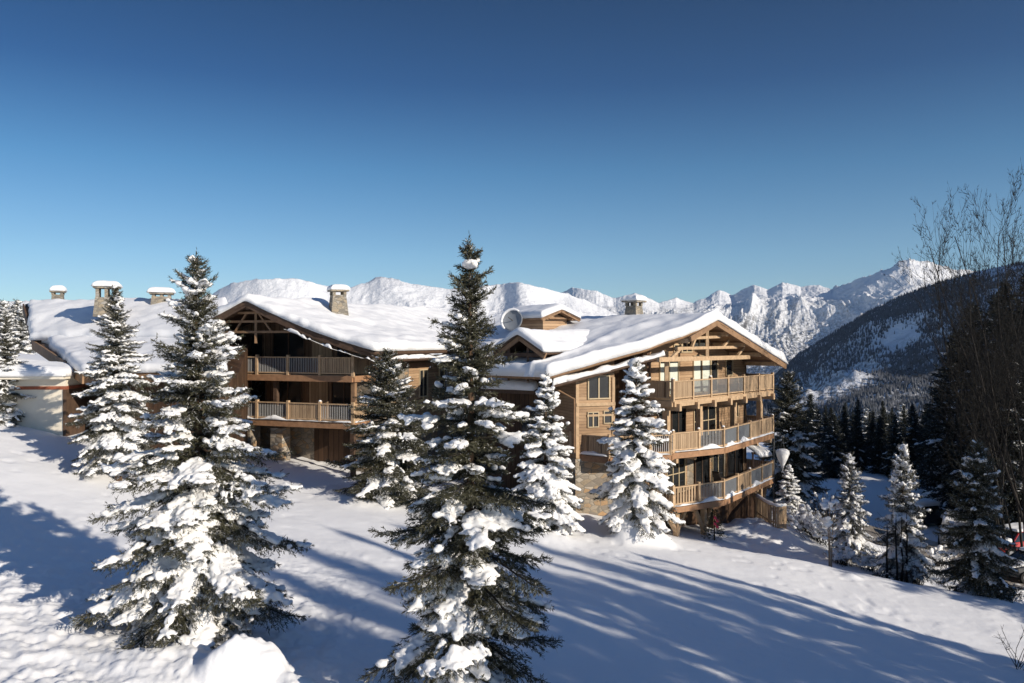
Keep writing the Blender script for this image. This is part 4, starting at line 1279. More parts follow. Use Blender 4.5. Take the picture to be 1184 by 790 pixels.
# ------------------------------------------------------------------ left chalet
def left_chalet():
    root = empty('timber_chalet', (0, 0, 0))
    tag(root, 'shaded timber chalet left of centre with a broad snow roof and two stacked balconies', 'chalet')
    ANG = math.radians(-21)
    pk = P(299, 352, 48.0)
    F = Frame((pk.x, pk.y), ANG)
    ZR = pk.z; rd = -F.n
    def rz(w):                          # concave sagging slope
        w = np.abs(w)
        return ZR-0.46*w+0.0145*w*w
    W_ = 8.5; LM = 24.0
    def body(mb, a0, a1, d, th, z0):
        cuts = np.linspace(a0, a1, max(2, int(abs(a1-a0)/1.2)+1))
        for p, q in zip(cuts[:-1], cuts[1:]):
            c = [(p, d), (q, d), (q, d-th), (p, d-th)]
            mb.hexa([F.pt(a, b, z0) for a, b in c]+[F.pt(a, b, rz(a)-0.05) for a, b in c])
    g0 = 0.2
    # back wall of the balconies
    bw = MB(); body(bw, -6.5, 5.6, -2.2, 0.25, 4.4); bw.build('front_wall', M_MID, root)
    be = MB(); F.box(be, 5.6, 5.85, -2.45, 0.0, 4.4, rz(5.7)-0.1) if False else None
    # lit piece of wall beside the doors, its brightness put into paler boards
    pw = MB(); F.box(pw, 2.2, 3.6, -2.19, -2.12, 7.1, 9.6); pw.build('wall_cladding', M_TANV, root)
    pw = MB(); F.box(pw, 2.0, 3.3, -2.19, -2.12, 4.5, 6.9); pw.build('wall_cladding', M_TANV, root)
    # side (east) wall: stone corner, then timber
    ES = Frame(F.xy(7.25, -1.6), ANG+math.pi/2)     # u runs back along the ridge, n to the right
    ew = MB(); ES.box(ew, 3.2, 22, -0.25, 0, 4.3, 8.15); ew.build('side_wall', M_TAN, root)
    el = MB(); ES.box(el, 3.2, 22, -0.25, 0.02, g0-1, 4.29); ES.box(el, 0, 3.19, -1.9, 0.03, g0-1, 8.3); el.build('stone_wall', M_STONE, root)
    window(root, ES, 4.6, 5.6, 0.002, 5.6, 7.2, cols=2); window(root, ES, 7.4, 8.8, 0.002, 5.4, 7.2, cols=2); window(root, ES, 11.0, 12.2, 0.002, 5.4, 7.2, cols=2)
    et = MB(); ES.box(et, 3.2, 22, 0.004, 0.10, 7.45, 7.68); ES.box(et, 3.2, 22, 0.004, 0.12, 4.22, 4.5); et.build('side_trim', M_RED, root)
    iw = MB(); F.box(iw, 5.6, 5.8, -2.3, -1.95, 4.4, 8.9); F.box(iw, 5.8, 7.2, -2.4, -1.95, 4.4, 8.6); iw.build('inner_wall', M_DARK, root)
    base = MB(); F.box(base, -6.5, 7.2, -2.6, -2.3, g0-1, 4.28); F.box(base, -1.6, -0.5, -0.8, 0.15, g0-1, 4.0); F.box(base, 0.75, 1.55, -0.9, -0.1, g0-1, 4.0)
    base.build('stone_base', M_STONE, root)
    gr = MB(); F.box(gr, 2.3, 6.3, -2.29, -2.2, g0, 3.8); gr.build('garage_door', M_DARK, root)
    # openings on the balcony walls
    for (a0, a1, z0, z1) in ((-3.4, -1.4, 7.2, 9.4), (-0.6, 1.6, 7.2, 9.5), (4.0, 5.2, 7.2, 9.1), (-3.4, -1.2, 4.6, 6.6), (-0.5, 1.4, 4.6, 6.6), (3.6, 5.2, 4.6, 6.6)):
        window(root, F, a0, a1, -2.197, z0, z1, cols=2, frame_mat=M_DBEAM)
    # balconies
    zt_, zl_ = 7.12, 4.52
    b = 0.15
    for zf, sn in ((zt_, set()), (zl_, {(0, 0), (0, 1), (0, 2), (0, 3)})):
        pts = [F.xy(-6.4, b), F.xy(6.45, b), F.xy(6.45, -1.9)]
        balcony(root, pts, [F.xy(-6.4, -1.9)], zf, [['bars', 'bars', 'bars', 'bars', 'slat', 'bars'][::1] if zf == zl_ else ['bars', 'bars', 'bars', 'bars', 'bars', 'slat'], ['slat']], rail=0.98, mat=M_TANV, beam=M_RED, snow_at=sn, depth=0.34)
    for (a, z0, z1, m_) in ((1.1, 4.5, 6.85, M_DBEAM), (6.3, 4.5, 6.85, M_FASCIA), (6.25, g0, 4.1, M_DBEAM)):
        po = MB(); F.box(po, a-0.12, a+0.12, -0.30, -0.06, z0, z1); po.build('balcony_pillar', m_, root)
    # roof
    def rfn(e, z):
        def f(Sg, Tg):
            w = -W_-e+(2*W_+2*e)*Sg
            L0 = -1.15-e+0.10*fbm(w*1.0, w*0+4, 77, 3)*sstep(0.1, 0, Tg)
            L = L0+(LM+e-L0)*Tg
            x = pk.x+F.u.x*w+rd.x*L; y = pk.y+F.u.y*w+rd.y*L
            return x, y, rz(np.sqrt(w*w+0.02))+z+0.0*L
        return f
    rf = sheet('roof', rfn(0, 0.20), 40, 20, lambda *a: 0.0, M_DBEAM, root, bot=0.24, smooth=False)
    sheet('roof_snow', rfn(0.08, 0.205), 120, 100, snow_top(0.46, 0.32, 65, 1.5), M_SNOWR, rf)
    # broken strip of snow caught under the rake
    def rkf(Sg, Tg):
        a = 2.6+5.8*Sg; dd = 1.20-0.22*Tg
        return pk.x+F.u.x*a+F.n.x*dd, pk.y+F.u.y*a+F.n.y*dd, rz(a)-0.36+0.05*fbm(a*2.0, a*0, 4, 2)
    sheet('rake_snow', rkf, 90, 6, lambda Sg, Tg, X, Y, de: np.sqrt(np.clip(de/0.1, 0, 1))*np.clip(0.07+0.45*fbm(Sg*14, Tg*0.5, 8, 3), 0.0, 0.3), M_SNOWR, rf)
    rb = MB()
    for s in (-1, 1):
        for p, q in ((0.05, 2.2), (2.2, 4.4), (4.4, 6.6), (6.6, 8.4)):
            rb.beam(F.pt(s*p, 1.1, float(rz(p))-0.02), F.pt(s*q, 1.1, float(rz(q))-0.02), 0.1, 0.34)
    rb.build('rake_board', M_DBEAM, root)
    st = sheet('lower_eave', bil(F.pt(8.55, 0.6, 8.0), F.pt(8.55, -LM, 8.0), F.pt(7.9, -LM, 8.15), F.pt(7.9, 0.6, 8.15), 0.08, 5), 60, 4, lambda *a: 0.0, M_DBEAM, root, bot=0.12, smooth=False)
    sheet('eave_snow', bil(F.pt(8.55, 0.2, 8.01), F.pt(8.55, -LM, 8.01), F.pt(8.0, -LM, 8.14), F.pt(8.0, 0.2, 8.14), 0.2, 5), 100, 8, snow_top(0.14, 0.12, 12, 1.8), M_SNOWR, st)
    # gable truss
    ts = MB(); dd = 0.55
    for (a0, a1, z) in ((-1.8, 1.9, 10.15), (-3.6, 2.6, 9.55), (-1.0, 1.0, 10.65)):
        ts.beam(F.pt(a0, dd, z), F.pt(a1, dd, z), 0.12, 0.13)
    ts.beam(F.pt(0.25, dd+0.003, 8.9), F.pt(0.25, dd+0.003, 11.0), 0.13, 0.13)
    for a in (-1.2, 1.3): ts.beam(F.pt(a, dd-0.002, 9.6), F.pt(a*0.35, dd-0.002, 10.6), 0.1, 0.1)
    ts.build('gable_truss', M_FASCIA, root)
    for a in (0.0, 2.7, 5.4, 8.2):
        pu = MB(); pu.beam(F.pt(a, 1.0, float(rz(a))-0.24), F.pt(a, -2.1, float(rz(a))-0.24), 0.2, 0.24); pu.build('purlin', M_DBEAM, root)
    c0 = P(391, 356, 52.0)
    chimney(root, c0.x, c0.y, 10.3, 1.15, 1.62, 0.22, 0.98, 0.34, math.radians(25), 0.72)
    return root
LCH = left_chalet()

# ------------------------------------------------------------------ far left house with three chimneys
def left_house():
    root = empty('snow_roofed_house', (0, 0, 0))
    tag(root, 'house at the far left under a huge snow roof with three stone chimneys', 'house')
    TL = P(29, 352, 55.0); TR = P(262, 350, 52.0)
    ML = P(41, 394, 50.5); MR = P(262, 392, 46.0)
    BR = P(98, 432, 41.5); BRR = P(262, 430, 40.5)
    wl_ = MB()
    wl_.prism([(ML.x+0.8, ML.y+0.2), (BR.x+0.5, BR.y+1.2), (BRR.x, BRR.y+1.5), (TR.x+1, TR.y+3), (TL.x+0.8, TL.y+2)], 3.0, [ML.z-0.5, BR.z-0.35, BRR.z-0.35, TR.z-1.0, TL.z-1.0])
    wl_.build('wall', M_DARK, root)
    up = Vector((0, 0, 0.01))
    r1 = sheet('roof', bil(TL, TR, MR, ML), 8, 8, lambda *a: 0.0, M_DBEAM, root, bot=0.35, smooth=False)
    r2 = sheet('lower_roof', bil(ML-Vector((0.1, 0, 0.05)), MR-up*5, BRR, BR), 8, 8, lambda *a: 0.0, M_FASCIA, root, bot=0.5, smooth=False)
    back = Vector((2.0, 9.0, -3.0))
    r3 = sheet('rear_roof', bil(TL+up, TL+back, TR+back, TR+up), 4, 4, lambda *a: 0.0, M_DBEAM, root, bot=0.3, smooth=False)
    sheet('roof_snow', bil(TL+Vector((-0.15, 0.5, 0.0)), TR+Vector((0, 0.5, 0.0)), MR-Vector((0, 0.6, -0.02)), ML+Vector((-0.12, -0.5, 0.02)), 0.15, 3), 60, 50, snow_top(0.42, 0.35, 85), M_SNOWR, r1)
    sheet('lower_snow', bil(ML+Vector((-0.1, 0.6, 0.05)), MR+Vector((0, 0.6, 0)), BRR+up, BR+Vector((-0.12, -0.12, 0.01)), 0.15, 5), 60, 50, snow_top(0.46, 0.35, 95), M_SNOWR, r2)
    sheet('rear_snow', bil(TL+up*2, TL+back+up, TR+back+up, TR+up*2, 0.1, 6), 20, 20, snow_top(0.4, 0.4, 96), M_SNOWR, r3)
    fb = MB(); fb.beam(ML+Vector((-0.1, -0.1, -0.25)), BR+Vector((-0.05, -0.05, -0.25)), 0.1, 0.55); fb.build('fascia', M_FASCIA, root)
    ff = MB(); ff.beam(TL+Vector((-0.12, 0, -0.2)), ML+Vector((-0.12, 0, -0.2)), 0.1, 0.5); ff.build('gable_board', M_DBEAM, root)
    for (px, pyb, pyt, Y, w, cr) in ((67, 349, 336, 58, 0.8, 1.15), (124, 357, 331, 50.0, 1.42, 1.0), (187, 352, 338, 53, 1.35, 1.05)):
        p = P(px, pyb, Y); zt_ = H-(pyt-395)/FPX*Y
        ot = 0.55 if px == 124 else 0.15
        chimney(root, p.x, p.y, p.z-0.5, w, zt_-p.z+0.5-ot-0.15, ot, cr, 0.36, 0.35, 0.84)
left_house()

def hut():
    root = empty('garden_hut', (0, 0, 0))
    tag(root, 'small cream rendered hut with a thick snow roof and red brick trim', 'hut')
    q = P(76, 460, 42.0)
    F = Frame((q.x, q.y), math.radians(4))
    zt_ = H-(438-395)/FPX*42
    w = MB(); F.box(w, -4.6, 0, -3.0, 0, gz(q.x, q.y)-0.6, zt_); w.build('wall', M_WHITE, root)
    t = MB(); F.box(t, -4.65, 0.04, -3.0, 0.03, zt_-0.55, zt_-0.38); t.build('brick_trim', M_TILE, root)
    d = MB(); F.box(d, -0.12, 0.05, -3.0, 0.05, gz(q.x, q.y)-0.5, zt_-0.56); d.build('corner_post', M_DBEAM, root)
    r = MB(); F.box(r, -5.2, 0.16, -3.6, 0.6, zt_, zt_+0.14); rf = r.build('roof', M_WHITE, root)
    hs = snow_top(0.5, 0.8, 44, 0.5)
    sheet('roof_snow', bil(F.pt(-5.3, 0.7, zt_+0.145), F.pt(0.22, 0.7, zt_+0.145), F.pt(0.22, -3.7, zt_+0.145), F.pt(-5.3, -3.7, zt_+0.145), 0.12, 9), 50, 40, lambda Sg, Tg, X, Y, de: hs(Sg, Tg, X, Y, de)+np.clip(de, 0, 2)*0.28*(1-Sg)*1.3, M_SNOWR, rf)
hut()

# ------------------------------------------------------------------ trees of the shaded wood and the rest
rng0 = random.Random(4)
GF = 'dark conifers of the shaded wood'
tr_(T_D, 911, 66.0, 428, 'dark snow-dusted conifer rising directly behind the right chalet balconies', rot=1.0, name='conifer', group='conifers behind the right chalet', wide=0.8)
LBF = 'dark conifer in the dense shaded wood behind the parking road'
for (px, Y, top) in ((938, 84, 458), (952, 92, 470), (966, 80, 474), (978, 90, 466), (990, 84, 458), (1003, 96, 472), (1014, 82, 476), (1024, 90, 464), (1036, 80, 478), (1046, 94, 470), (1056, 82, 466), (1066, 90, 478), (1077, 84, 470), (1088, 78, 452),
                    (945, 104, 478), (972, 108, 482), (999, 106, 480), (1030, 108, 482), (1062, 106, 480),
                    (1098, 70, 412), (1108, 66, 380), (1119, 72, 398), (1128, 62, 352), (1140, 68, 372), (1150, 60, 336), (1161, 66, 356), (1171, 58, 318), (1182, 64, 342), (1194, 57, 310), (1206, 60, 330), (1220, 56, 320),
                    (1104, 78, 420), (1122, 82, 400), (1146, 78, 380), (1168, 76, 372), (1190, 74, 366), (1094, 82, 440), (1112, 60, 446), (1136, 57, 420), (1160, 55, 402), (1181, 54, 388)) + tuple((925+i*7.4+(i*37 % 5), 84+(i*53 % 34), 463+(i*29 % 22)) for i in range(26)):
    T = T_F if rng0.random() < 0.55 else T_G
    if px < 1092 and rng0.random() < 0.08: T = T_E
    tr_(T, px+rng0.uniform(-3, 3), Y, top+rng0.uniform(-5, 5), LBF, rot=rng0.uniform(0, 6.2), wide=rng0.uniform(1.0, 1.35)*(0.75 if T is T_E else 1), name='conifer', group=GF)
# wood on the rise behind the left house
for i in range(16):
    px = -60+i*5.6+rng0.uniform(-2, 2); Y = 150+rng0.uniform(-14, 14)
    tr_(T_E, px, Y, 350+rng0.uniform(-6, 6), 'pale frosted conifer on the wooded rise behind the left house', rot=rng0.uniform(0, 6), wide=rng0.uniform(0.9, 1.1), name='conifer', group='frosted conifers behind the left house')
# trees right of the view that shade the snowfield
def bare_meshes(key, h=14, seed=1, stems=1, spread=0.25, dens=1.0, rb=0.16):
    rng = np.random.default_rng(seed)
    segs_t = []; segs_b = []
    def grow(p, d, L, r, lev, out):
        n = max(3, int(L/0.45))
        pts = [p]
        for i in range(n):
            d = d+rng.normal(0, 0.06+0.025*lev, 3)+np.array([0, 0, 0.10 if lev > 0 else 0.02]); d /= np.linalg.norm(d)
            q = p+d*L/n
            f0 = 1-0.75*i/n; f1 = 1-0.75*(i+1)/n
            out.append(np.r_[p, q, r*f0, r*f1])
            if lev < 3 and i > n*0.18:
                m = rng.poisson((1.0 if lev == 0 else 1.25)*dens)
                for _ in range(m):
                    a = rng.uniform(0, 6.28); x, y = perp(d[None])
                    side = x[0]*math.cos(a)+y[0]*math.sin(a)
                    dd = d*rng.uniform(0.7, 1.1)+side*rng.uniform(0.5, 0.95); dd /= np.linalg.norm(dd)
                    grow(q, dd, L*(1-0.6*i/n)*rng.uniform(0.28, 0.5), max(0.011, r*f1*0.42), lev+1, segs_b)
            p = q
    for s in range(stems):
        a = 2*math.pi*s/max(1, stems)+rng.uniform(-0.5, 0.5)
        d = np.array([math.cos(a)*spread*rng.uniform(0.5, 1.4), math.sin(a)*spread*rng.uniform(0.5, 1.4), 1.0]); d /= np.linalg.norm(d)
        grow(np.array([0.12*math.cos(a)*(stems > 1), 0.12*math.sin(a)*(stems > 1), -0.4]), d, h*rng.uniform(0.8, 1.0), rb*rng.uniform(0.7, 1), 0, segs_t)
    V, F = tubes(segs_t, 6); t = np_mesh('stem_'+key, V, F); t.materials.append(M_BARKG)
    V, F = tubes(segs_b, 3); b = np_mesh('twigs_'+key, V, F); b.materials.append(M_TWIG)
    print('BARE', key, len(segs_t), len(segs_b))
    return t, b
def place_bare(Tm, x, y, label, rot=0, sc=1.0, group=None, name='bare_tree', dz=0, cat='tree', wide=1.0):
    r = empty(name, (x, y, gz(x, y)+dz)); r.rotation_euler = (0, 0, rot); r.scale = (sc*wide, sc*wide, sc)
    tag(r, label, cat, group)
    for nm, m in zip(('trunk', 'branches'), Tm):
        o = bpy.data.objects.new(nm, m); COL.objects.link(o); o.parent = r
    return r
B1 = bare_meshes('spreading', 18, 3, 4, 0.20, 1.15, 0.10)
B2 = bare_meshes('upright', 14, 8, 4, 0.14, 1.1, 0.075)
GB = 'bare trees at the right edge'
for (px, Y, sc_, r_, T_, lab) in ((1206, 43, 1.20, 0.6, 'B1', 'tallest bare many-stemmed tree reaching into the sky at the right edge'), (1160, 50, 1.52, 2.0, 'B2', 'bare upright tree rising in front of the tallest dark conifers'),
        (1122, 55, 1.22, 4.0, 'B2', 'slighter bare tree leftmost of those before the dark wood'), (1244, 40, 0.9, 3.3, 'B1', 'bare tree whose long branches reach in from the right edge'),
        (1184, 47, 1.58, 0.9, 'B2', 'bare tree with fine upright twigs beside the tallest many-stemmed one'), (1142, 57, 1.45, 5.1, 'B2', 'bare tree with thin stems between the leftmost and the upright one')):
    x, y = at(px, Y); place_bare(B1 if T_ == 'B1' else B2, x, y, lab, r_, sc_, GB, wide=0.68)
# unseen neighbours whose shadows streak the slope
OUT = 'trees standing right of the view'
for (xx, yy, r, s) in ((20, 22.0, 1.0, 0.62), (19, 17.5, 2.2, 0.72), (20.5, 13.0, 0.3, 0.8), (18.5, 8.5, 4.4, 0.85), (21, 5.0, 5.2, 0.8), (24, 16, 3.1, 0.85), (24, 6, 2.6, 0.9)):
    place_bare(B2 if s < 0.82 else B1, xx, yy, 'bare tree outside the right of the view shading the slope', r, s, OUT)
for q_, (c_, ht, xx) in enumerate(((14.3, 25.0, 31.0), (15.6, 23.0, 34.0), (17.0, 24.0, 30.0), (18.4, 22.0, 33.0), (19.8, 24.0, 31.0), (21.2, 22.0, 34.5), (22.7, 23.0, 30.5), (24.2, 21.5, 33.0), (25.7, 21.5, 31.0), (27.3, 20.0, 34.0), (28.9, 18.5, 31.5), (30.5, 17.0, 33.0), (31.9, 15.5, 30.0), (42.6, 18.0, 36.5))):
    place_tree(T_D if q_ % 3 else T_E, xx, (c_-0.6*xx)/0.8, ht, 'green spruce outside the right of the view shading the slope', rot=q_*1.7, group=OUT, wide=(0.40 if q_ < 2 else (0.22, 0.33, 0.27)[q_ % 3]) if q_ < 13 else 0.75)

# shrubs, sapling and small plants on the bank
def shrub_meshes(key, seed, R=0.9, Hh=1.2, n=60, snow=70, sr=0.13):
    rng = np.random.default_rng(seed); seg = []; sc = []; rr = []
    for i in range(n):
        a = rng.uniform(0, 6.28); d = np.array([math.cos(a)*rng.uniform(0.1, 0.8), math.sin(a)*rng.uniform(0.1, 0.8), 1.0]); d /= np.linalg.norm(d)
        p = np.array([rng.normal(0, R*0.25), rng.normal(0, R*0.25), -0.1]); L = Hh*rng.uniform(0.6, 1.1)
        for k in range(5):
            q = p+d*L/5; seg.append(np.r_[p, q, 0.016-0.002*k, 0.014-0.002*k]); d = d+rng.normal(0, 0.14, 3); d /= np.linalg.norm(d); p = q
            if k > 1:
                for _ in range(3):
                    e = d+rng.normal(0, 0.6, 3); e /= np.linalg.norm(e); seg.append(np.r_[p, p+e*rng.uniform(0.12, 0.3), 0.008, 0.004])
            if k > 1 and rng.random() < snow/100.0:
                r = sr*rng.uniform(0.6, 1.3); sc.append(p+np.array([0, 0, r*0.4])); rr.append(r)
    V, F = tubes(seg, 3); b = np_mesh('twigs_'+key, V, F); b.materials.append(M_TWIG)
    s = blobs_mesh('snow_'+key, sc, rr, 0.05); s.materials.append(M_SNOWT)
    return b, s
def place_shrub(Tm, x, y, label, rot=0, sc=(1, 1, 1), group='snowy shrubs along the bank', name='snowy_shrub', snowy=True):
    r = empty(name, (x, y, gz(x, y))); r.rotation_euler = (0, 0, rot); r.scale = sc
    tag(r, label, 'shrub', group)
    for nm, m in zip(('stems', 'shrub_snow'), Tm if snowy else Tm[:1]):
        o = bpy.data.objects.new(nm, m); COL.objects.link(o); o.parent = r
S1 = shrub_meshes('round', 2); S2 = shrub_meshes('open', 9, 0.7, 1.6, 50, 35, 0.09)
for (px, Y, lab, rot, s, T) in ((934, 49.5, 'round snow-capped shrub next to the terrace fence', 0, (1.3, 1.3, 1.4), S1), (947, 48, 'low snowy shrub left of the thin sapling', 1, (1.2, 1.2, 1.2), S1), (953, 50.5, 'tall twiggy shrub behind the thin sapling', 2, (1.3, 1.3, 1.9), S2),
                                (922, 50.5, 'snowy shrub under the small plastered spruce', 3, (1.1, 1.1, 1.0), S1), (972, 43.5, 'snowy shrub between sapling and snowy spruce', 4, (0.9, 0.9, 0.8), S1), (1006, 43.0, 'snow-buried shrub at the foot of the sapling-side spruce', 5, (0.9, 0.9, 0.7), S1),
                                (1029, 40.5, 'bare shrub under the sunlit spruce with dark stems', 0.5, (0.7, 0.7, 0.5), S2), (1166, 38.0, 'twiggy shrub right of the shaded frosted spruce', 1.5, (0.9, 0.9, 0.7), S2), (1085, 47, 'shrub sagging under snow beside the parked cars', 2.5, (0.9, 0.9, 1.0), S1),
                                (1060, 40.5, 'snow-hung shrub right of the dark bare stems', 2.9, (0.8, 0.8, 0.9), S2)):
    x, y = at(px, Y); place_shrub(T, x, y, lab, rot, s)

S3 = shrub_meshes('sprout', 15, 0.8, 1.9, 9, 60, 0.05)
x, y = at(1178, 27.0); place_shrub(S3, x, y, 'few bare twigs poking from the snow at the bottom right corner', 2.0, (0.9, 0.9, 0.9), None, 'twig_sprout', False)
def sapling():
    x, y = at(960, 41.0)
    r = empty('sapling', (x, y, gz(x, y)))
    tag(r, 'thin pale sapling stem crowned with a clump of snow', 'sapling')
    m = MB(); rnd = random.Random(3)
    for s in range(3):
        a = s*2.1; m.tube([(0.05*math.cos(a), 0.05*math.sin(a), -0.2), (0.08*math.cos(a), 0.08*math.sin(a), 1.2), (0.14*math.cos(a), 0.14*math.sin(a), 2.3), (0.3*math.cos(a), 0.3*math.sin(a), 3.3)], [0.035, 0.03, 0.022, 0.01], 6)
    m.build('stem', plain('pale_bark', (0.34, 0.25, 0.17), 0.8, 0.3, 10), r)
    tw = []; rng = np.random.default_rng(4); sc = []; sr = []
    for i in range(46):
        p = np.array([rng.normal(0, 0.12), rng.normal(0, 0.12), rng.uniform(1.6, 3.4)]); d = rng.normal(0, 1, 3)*np.array([1, 1, 0.5]); d /= np.linalg.norm(d)
        tw.append(np.r_[p, p+d*0.4, 0.01, 0.004])
        if i % 2 == 0: sc.append(p+d*0.2+np.array([0, 0, 0.06])); sr.append(rng.uniform(0.09, 0.2))
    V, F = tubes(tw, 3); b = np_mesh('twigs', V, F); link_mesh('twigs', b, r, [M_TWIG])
    s = blobs_mesh('sapling_snow', sc, sr, 0.05); link_mesh('sapling_snow', s, r, [M_SNOWT])
sapling()

def dark_stems():
    x, y = at(1040, 40.2)
    r = empty('stem_clump', (x, y, gz(x, y)))
    tag(r, 'clump of thin dark bare stems standing before the sunlit snowy spruce', 'shrub')
    rnd = random.Random(6)
    for k in range(4):
        m = MB(); x0 = -0.6+k*0.42+rnd.uniform(-.1, .1); y0 = rnd.uniform(-.3, .3)
        pts = [(x0, y0, -0.2)]
        for i in range(6): pts.append((pts[-1][0]+rnd.uniform(-.07, .07), pts[-1][1]+rnd.uniform(-.06, .06), pts[-1][2]+rnd.uniform(.45, .75)))
        m.tube(pts, [0.06, 0.055, 0.05, 0.045, 0.035, 0.025, 0.012], 6)
        for i in range(14):
            j = rnd.randint(1, 5); p = Vector(pts[j]); d = Vector((rnd.uniform(-1, 1), rnd.uniform(-1, 1), rnd.uniform(-.1, .8))).normalized()
            m.tube([p, p+d*rnd.uniform(.3, .8), p+d*1.0+Vector((0, 0, .2))], [0.016, 0.01, 0.004], 3)
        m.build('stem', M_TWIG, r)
dark_stems()

# ------------------------------------------------------------------ street things
def pole_and_lantern():
    x, y = at(895, 53.4); z = gz(x, y)
    r = empty('lamp_pole', (x, y, z)); tag(r, 'thin dark pole at the right end of the balconies', 'pole')
    m = MB(); m.tube([(0, 0, -0.3), (0, 0, 5.9)], 0.04, 8); m.build('pole', M_POLE, r)
    m = MB(); m.tube([(0, 0, 5.6), (0.35, 0, 5.75), (0.55, 0, 5.6)], 0.025, 6); m.build('arm', M_POLE, r)
    z0 = H-(545-395)/FPX*53.4
    r2 = empty('hanging_ornament', (x+0.55, y, z0)); tag(r2, 'white heart-shaped ornament hanging beside the thin pole near the terrace', 'ornament')
    m = MB(); m.lathe((0, 0, 0), [(0.02, 0), (0.10, 0.35), (0.30, 0.80), (0.43, 1.15), (0.42, 1.32), (0.28, 1.42), (0.08, 1.46)], 18, 0.04, random.Random(2))
    m.build('body', M_SNOWT, r2, smooth=True)
    m = MB(); top = z+5.6-z0
    m.tube([(-0.12, 0, 1.40), (0, 0, top)], 0.012, 4); m.tube([(0.12, 0, 1.40), (0, 0, top)], 0.012, 4); m.build('cords', M_POLE, r2)
pole_and_lantern()

def terrace_fence():
    root = empty('terrace_fence', (0, 0, 0)); tag(root, 'curved wooden slat fence topped with snow at the terrace edge', 'fence')
    pts = []
    for i in range(15):
        t = i/14; px = 874+(908-874)*t; Y = 51.5-3.4*math.sin(t*1.9)
        pts.append(Vector((*at(px, Y), 0)))
    zt = H-(579-395)/FPX*50
    sl_ = MB(); rl = MB(); sn = MB(); rnd = random.Random(1)
    for i in range(14):
        p, q = pts[i], pts[i+1]; d = (q-p); L = d.length; d.normalize()
        rl.beam((p.x, p.y, zt), (q.x, q.y, zt), 0.12, 0.08); rl.beam((p.x, p.y, zt-0.95), (q.x, q.y, zt-0.95), 0.08, 0.08)
        s = 0.05
        while s < L:
            c = p+d*s; sl_.beam((c.x, c.y, zt-1.25), (c.x, c.y, zt-0.05), 0.12, 0.03, up=(d.y, -d.x, 0)); s += 0.2
    sl_.build('slats', M_TANV, root); rl.build('rails', M_BEAM, root)
    sn.tube([(p.x, p.y, zt+0.09) for p in pts], [0.08+rnd.random()*0.05 for _ in pts], 8); sn.build('rail_snow', M_SNOWT, root, smooth=True)
    po = [pts[0], pts[7], pts[14]]
    for p in po:
        m = MB(); g = gz(p.x, p.y)
        m.beam((p.x, p.y, min(g, zt-1.2)-0.3), (p.x, p.y, zt+0.05), 0.12, 0.12); m.build('post', M_BEAM, root)
terrace_fence()

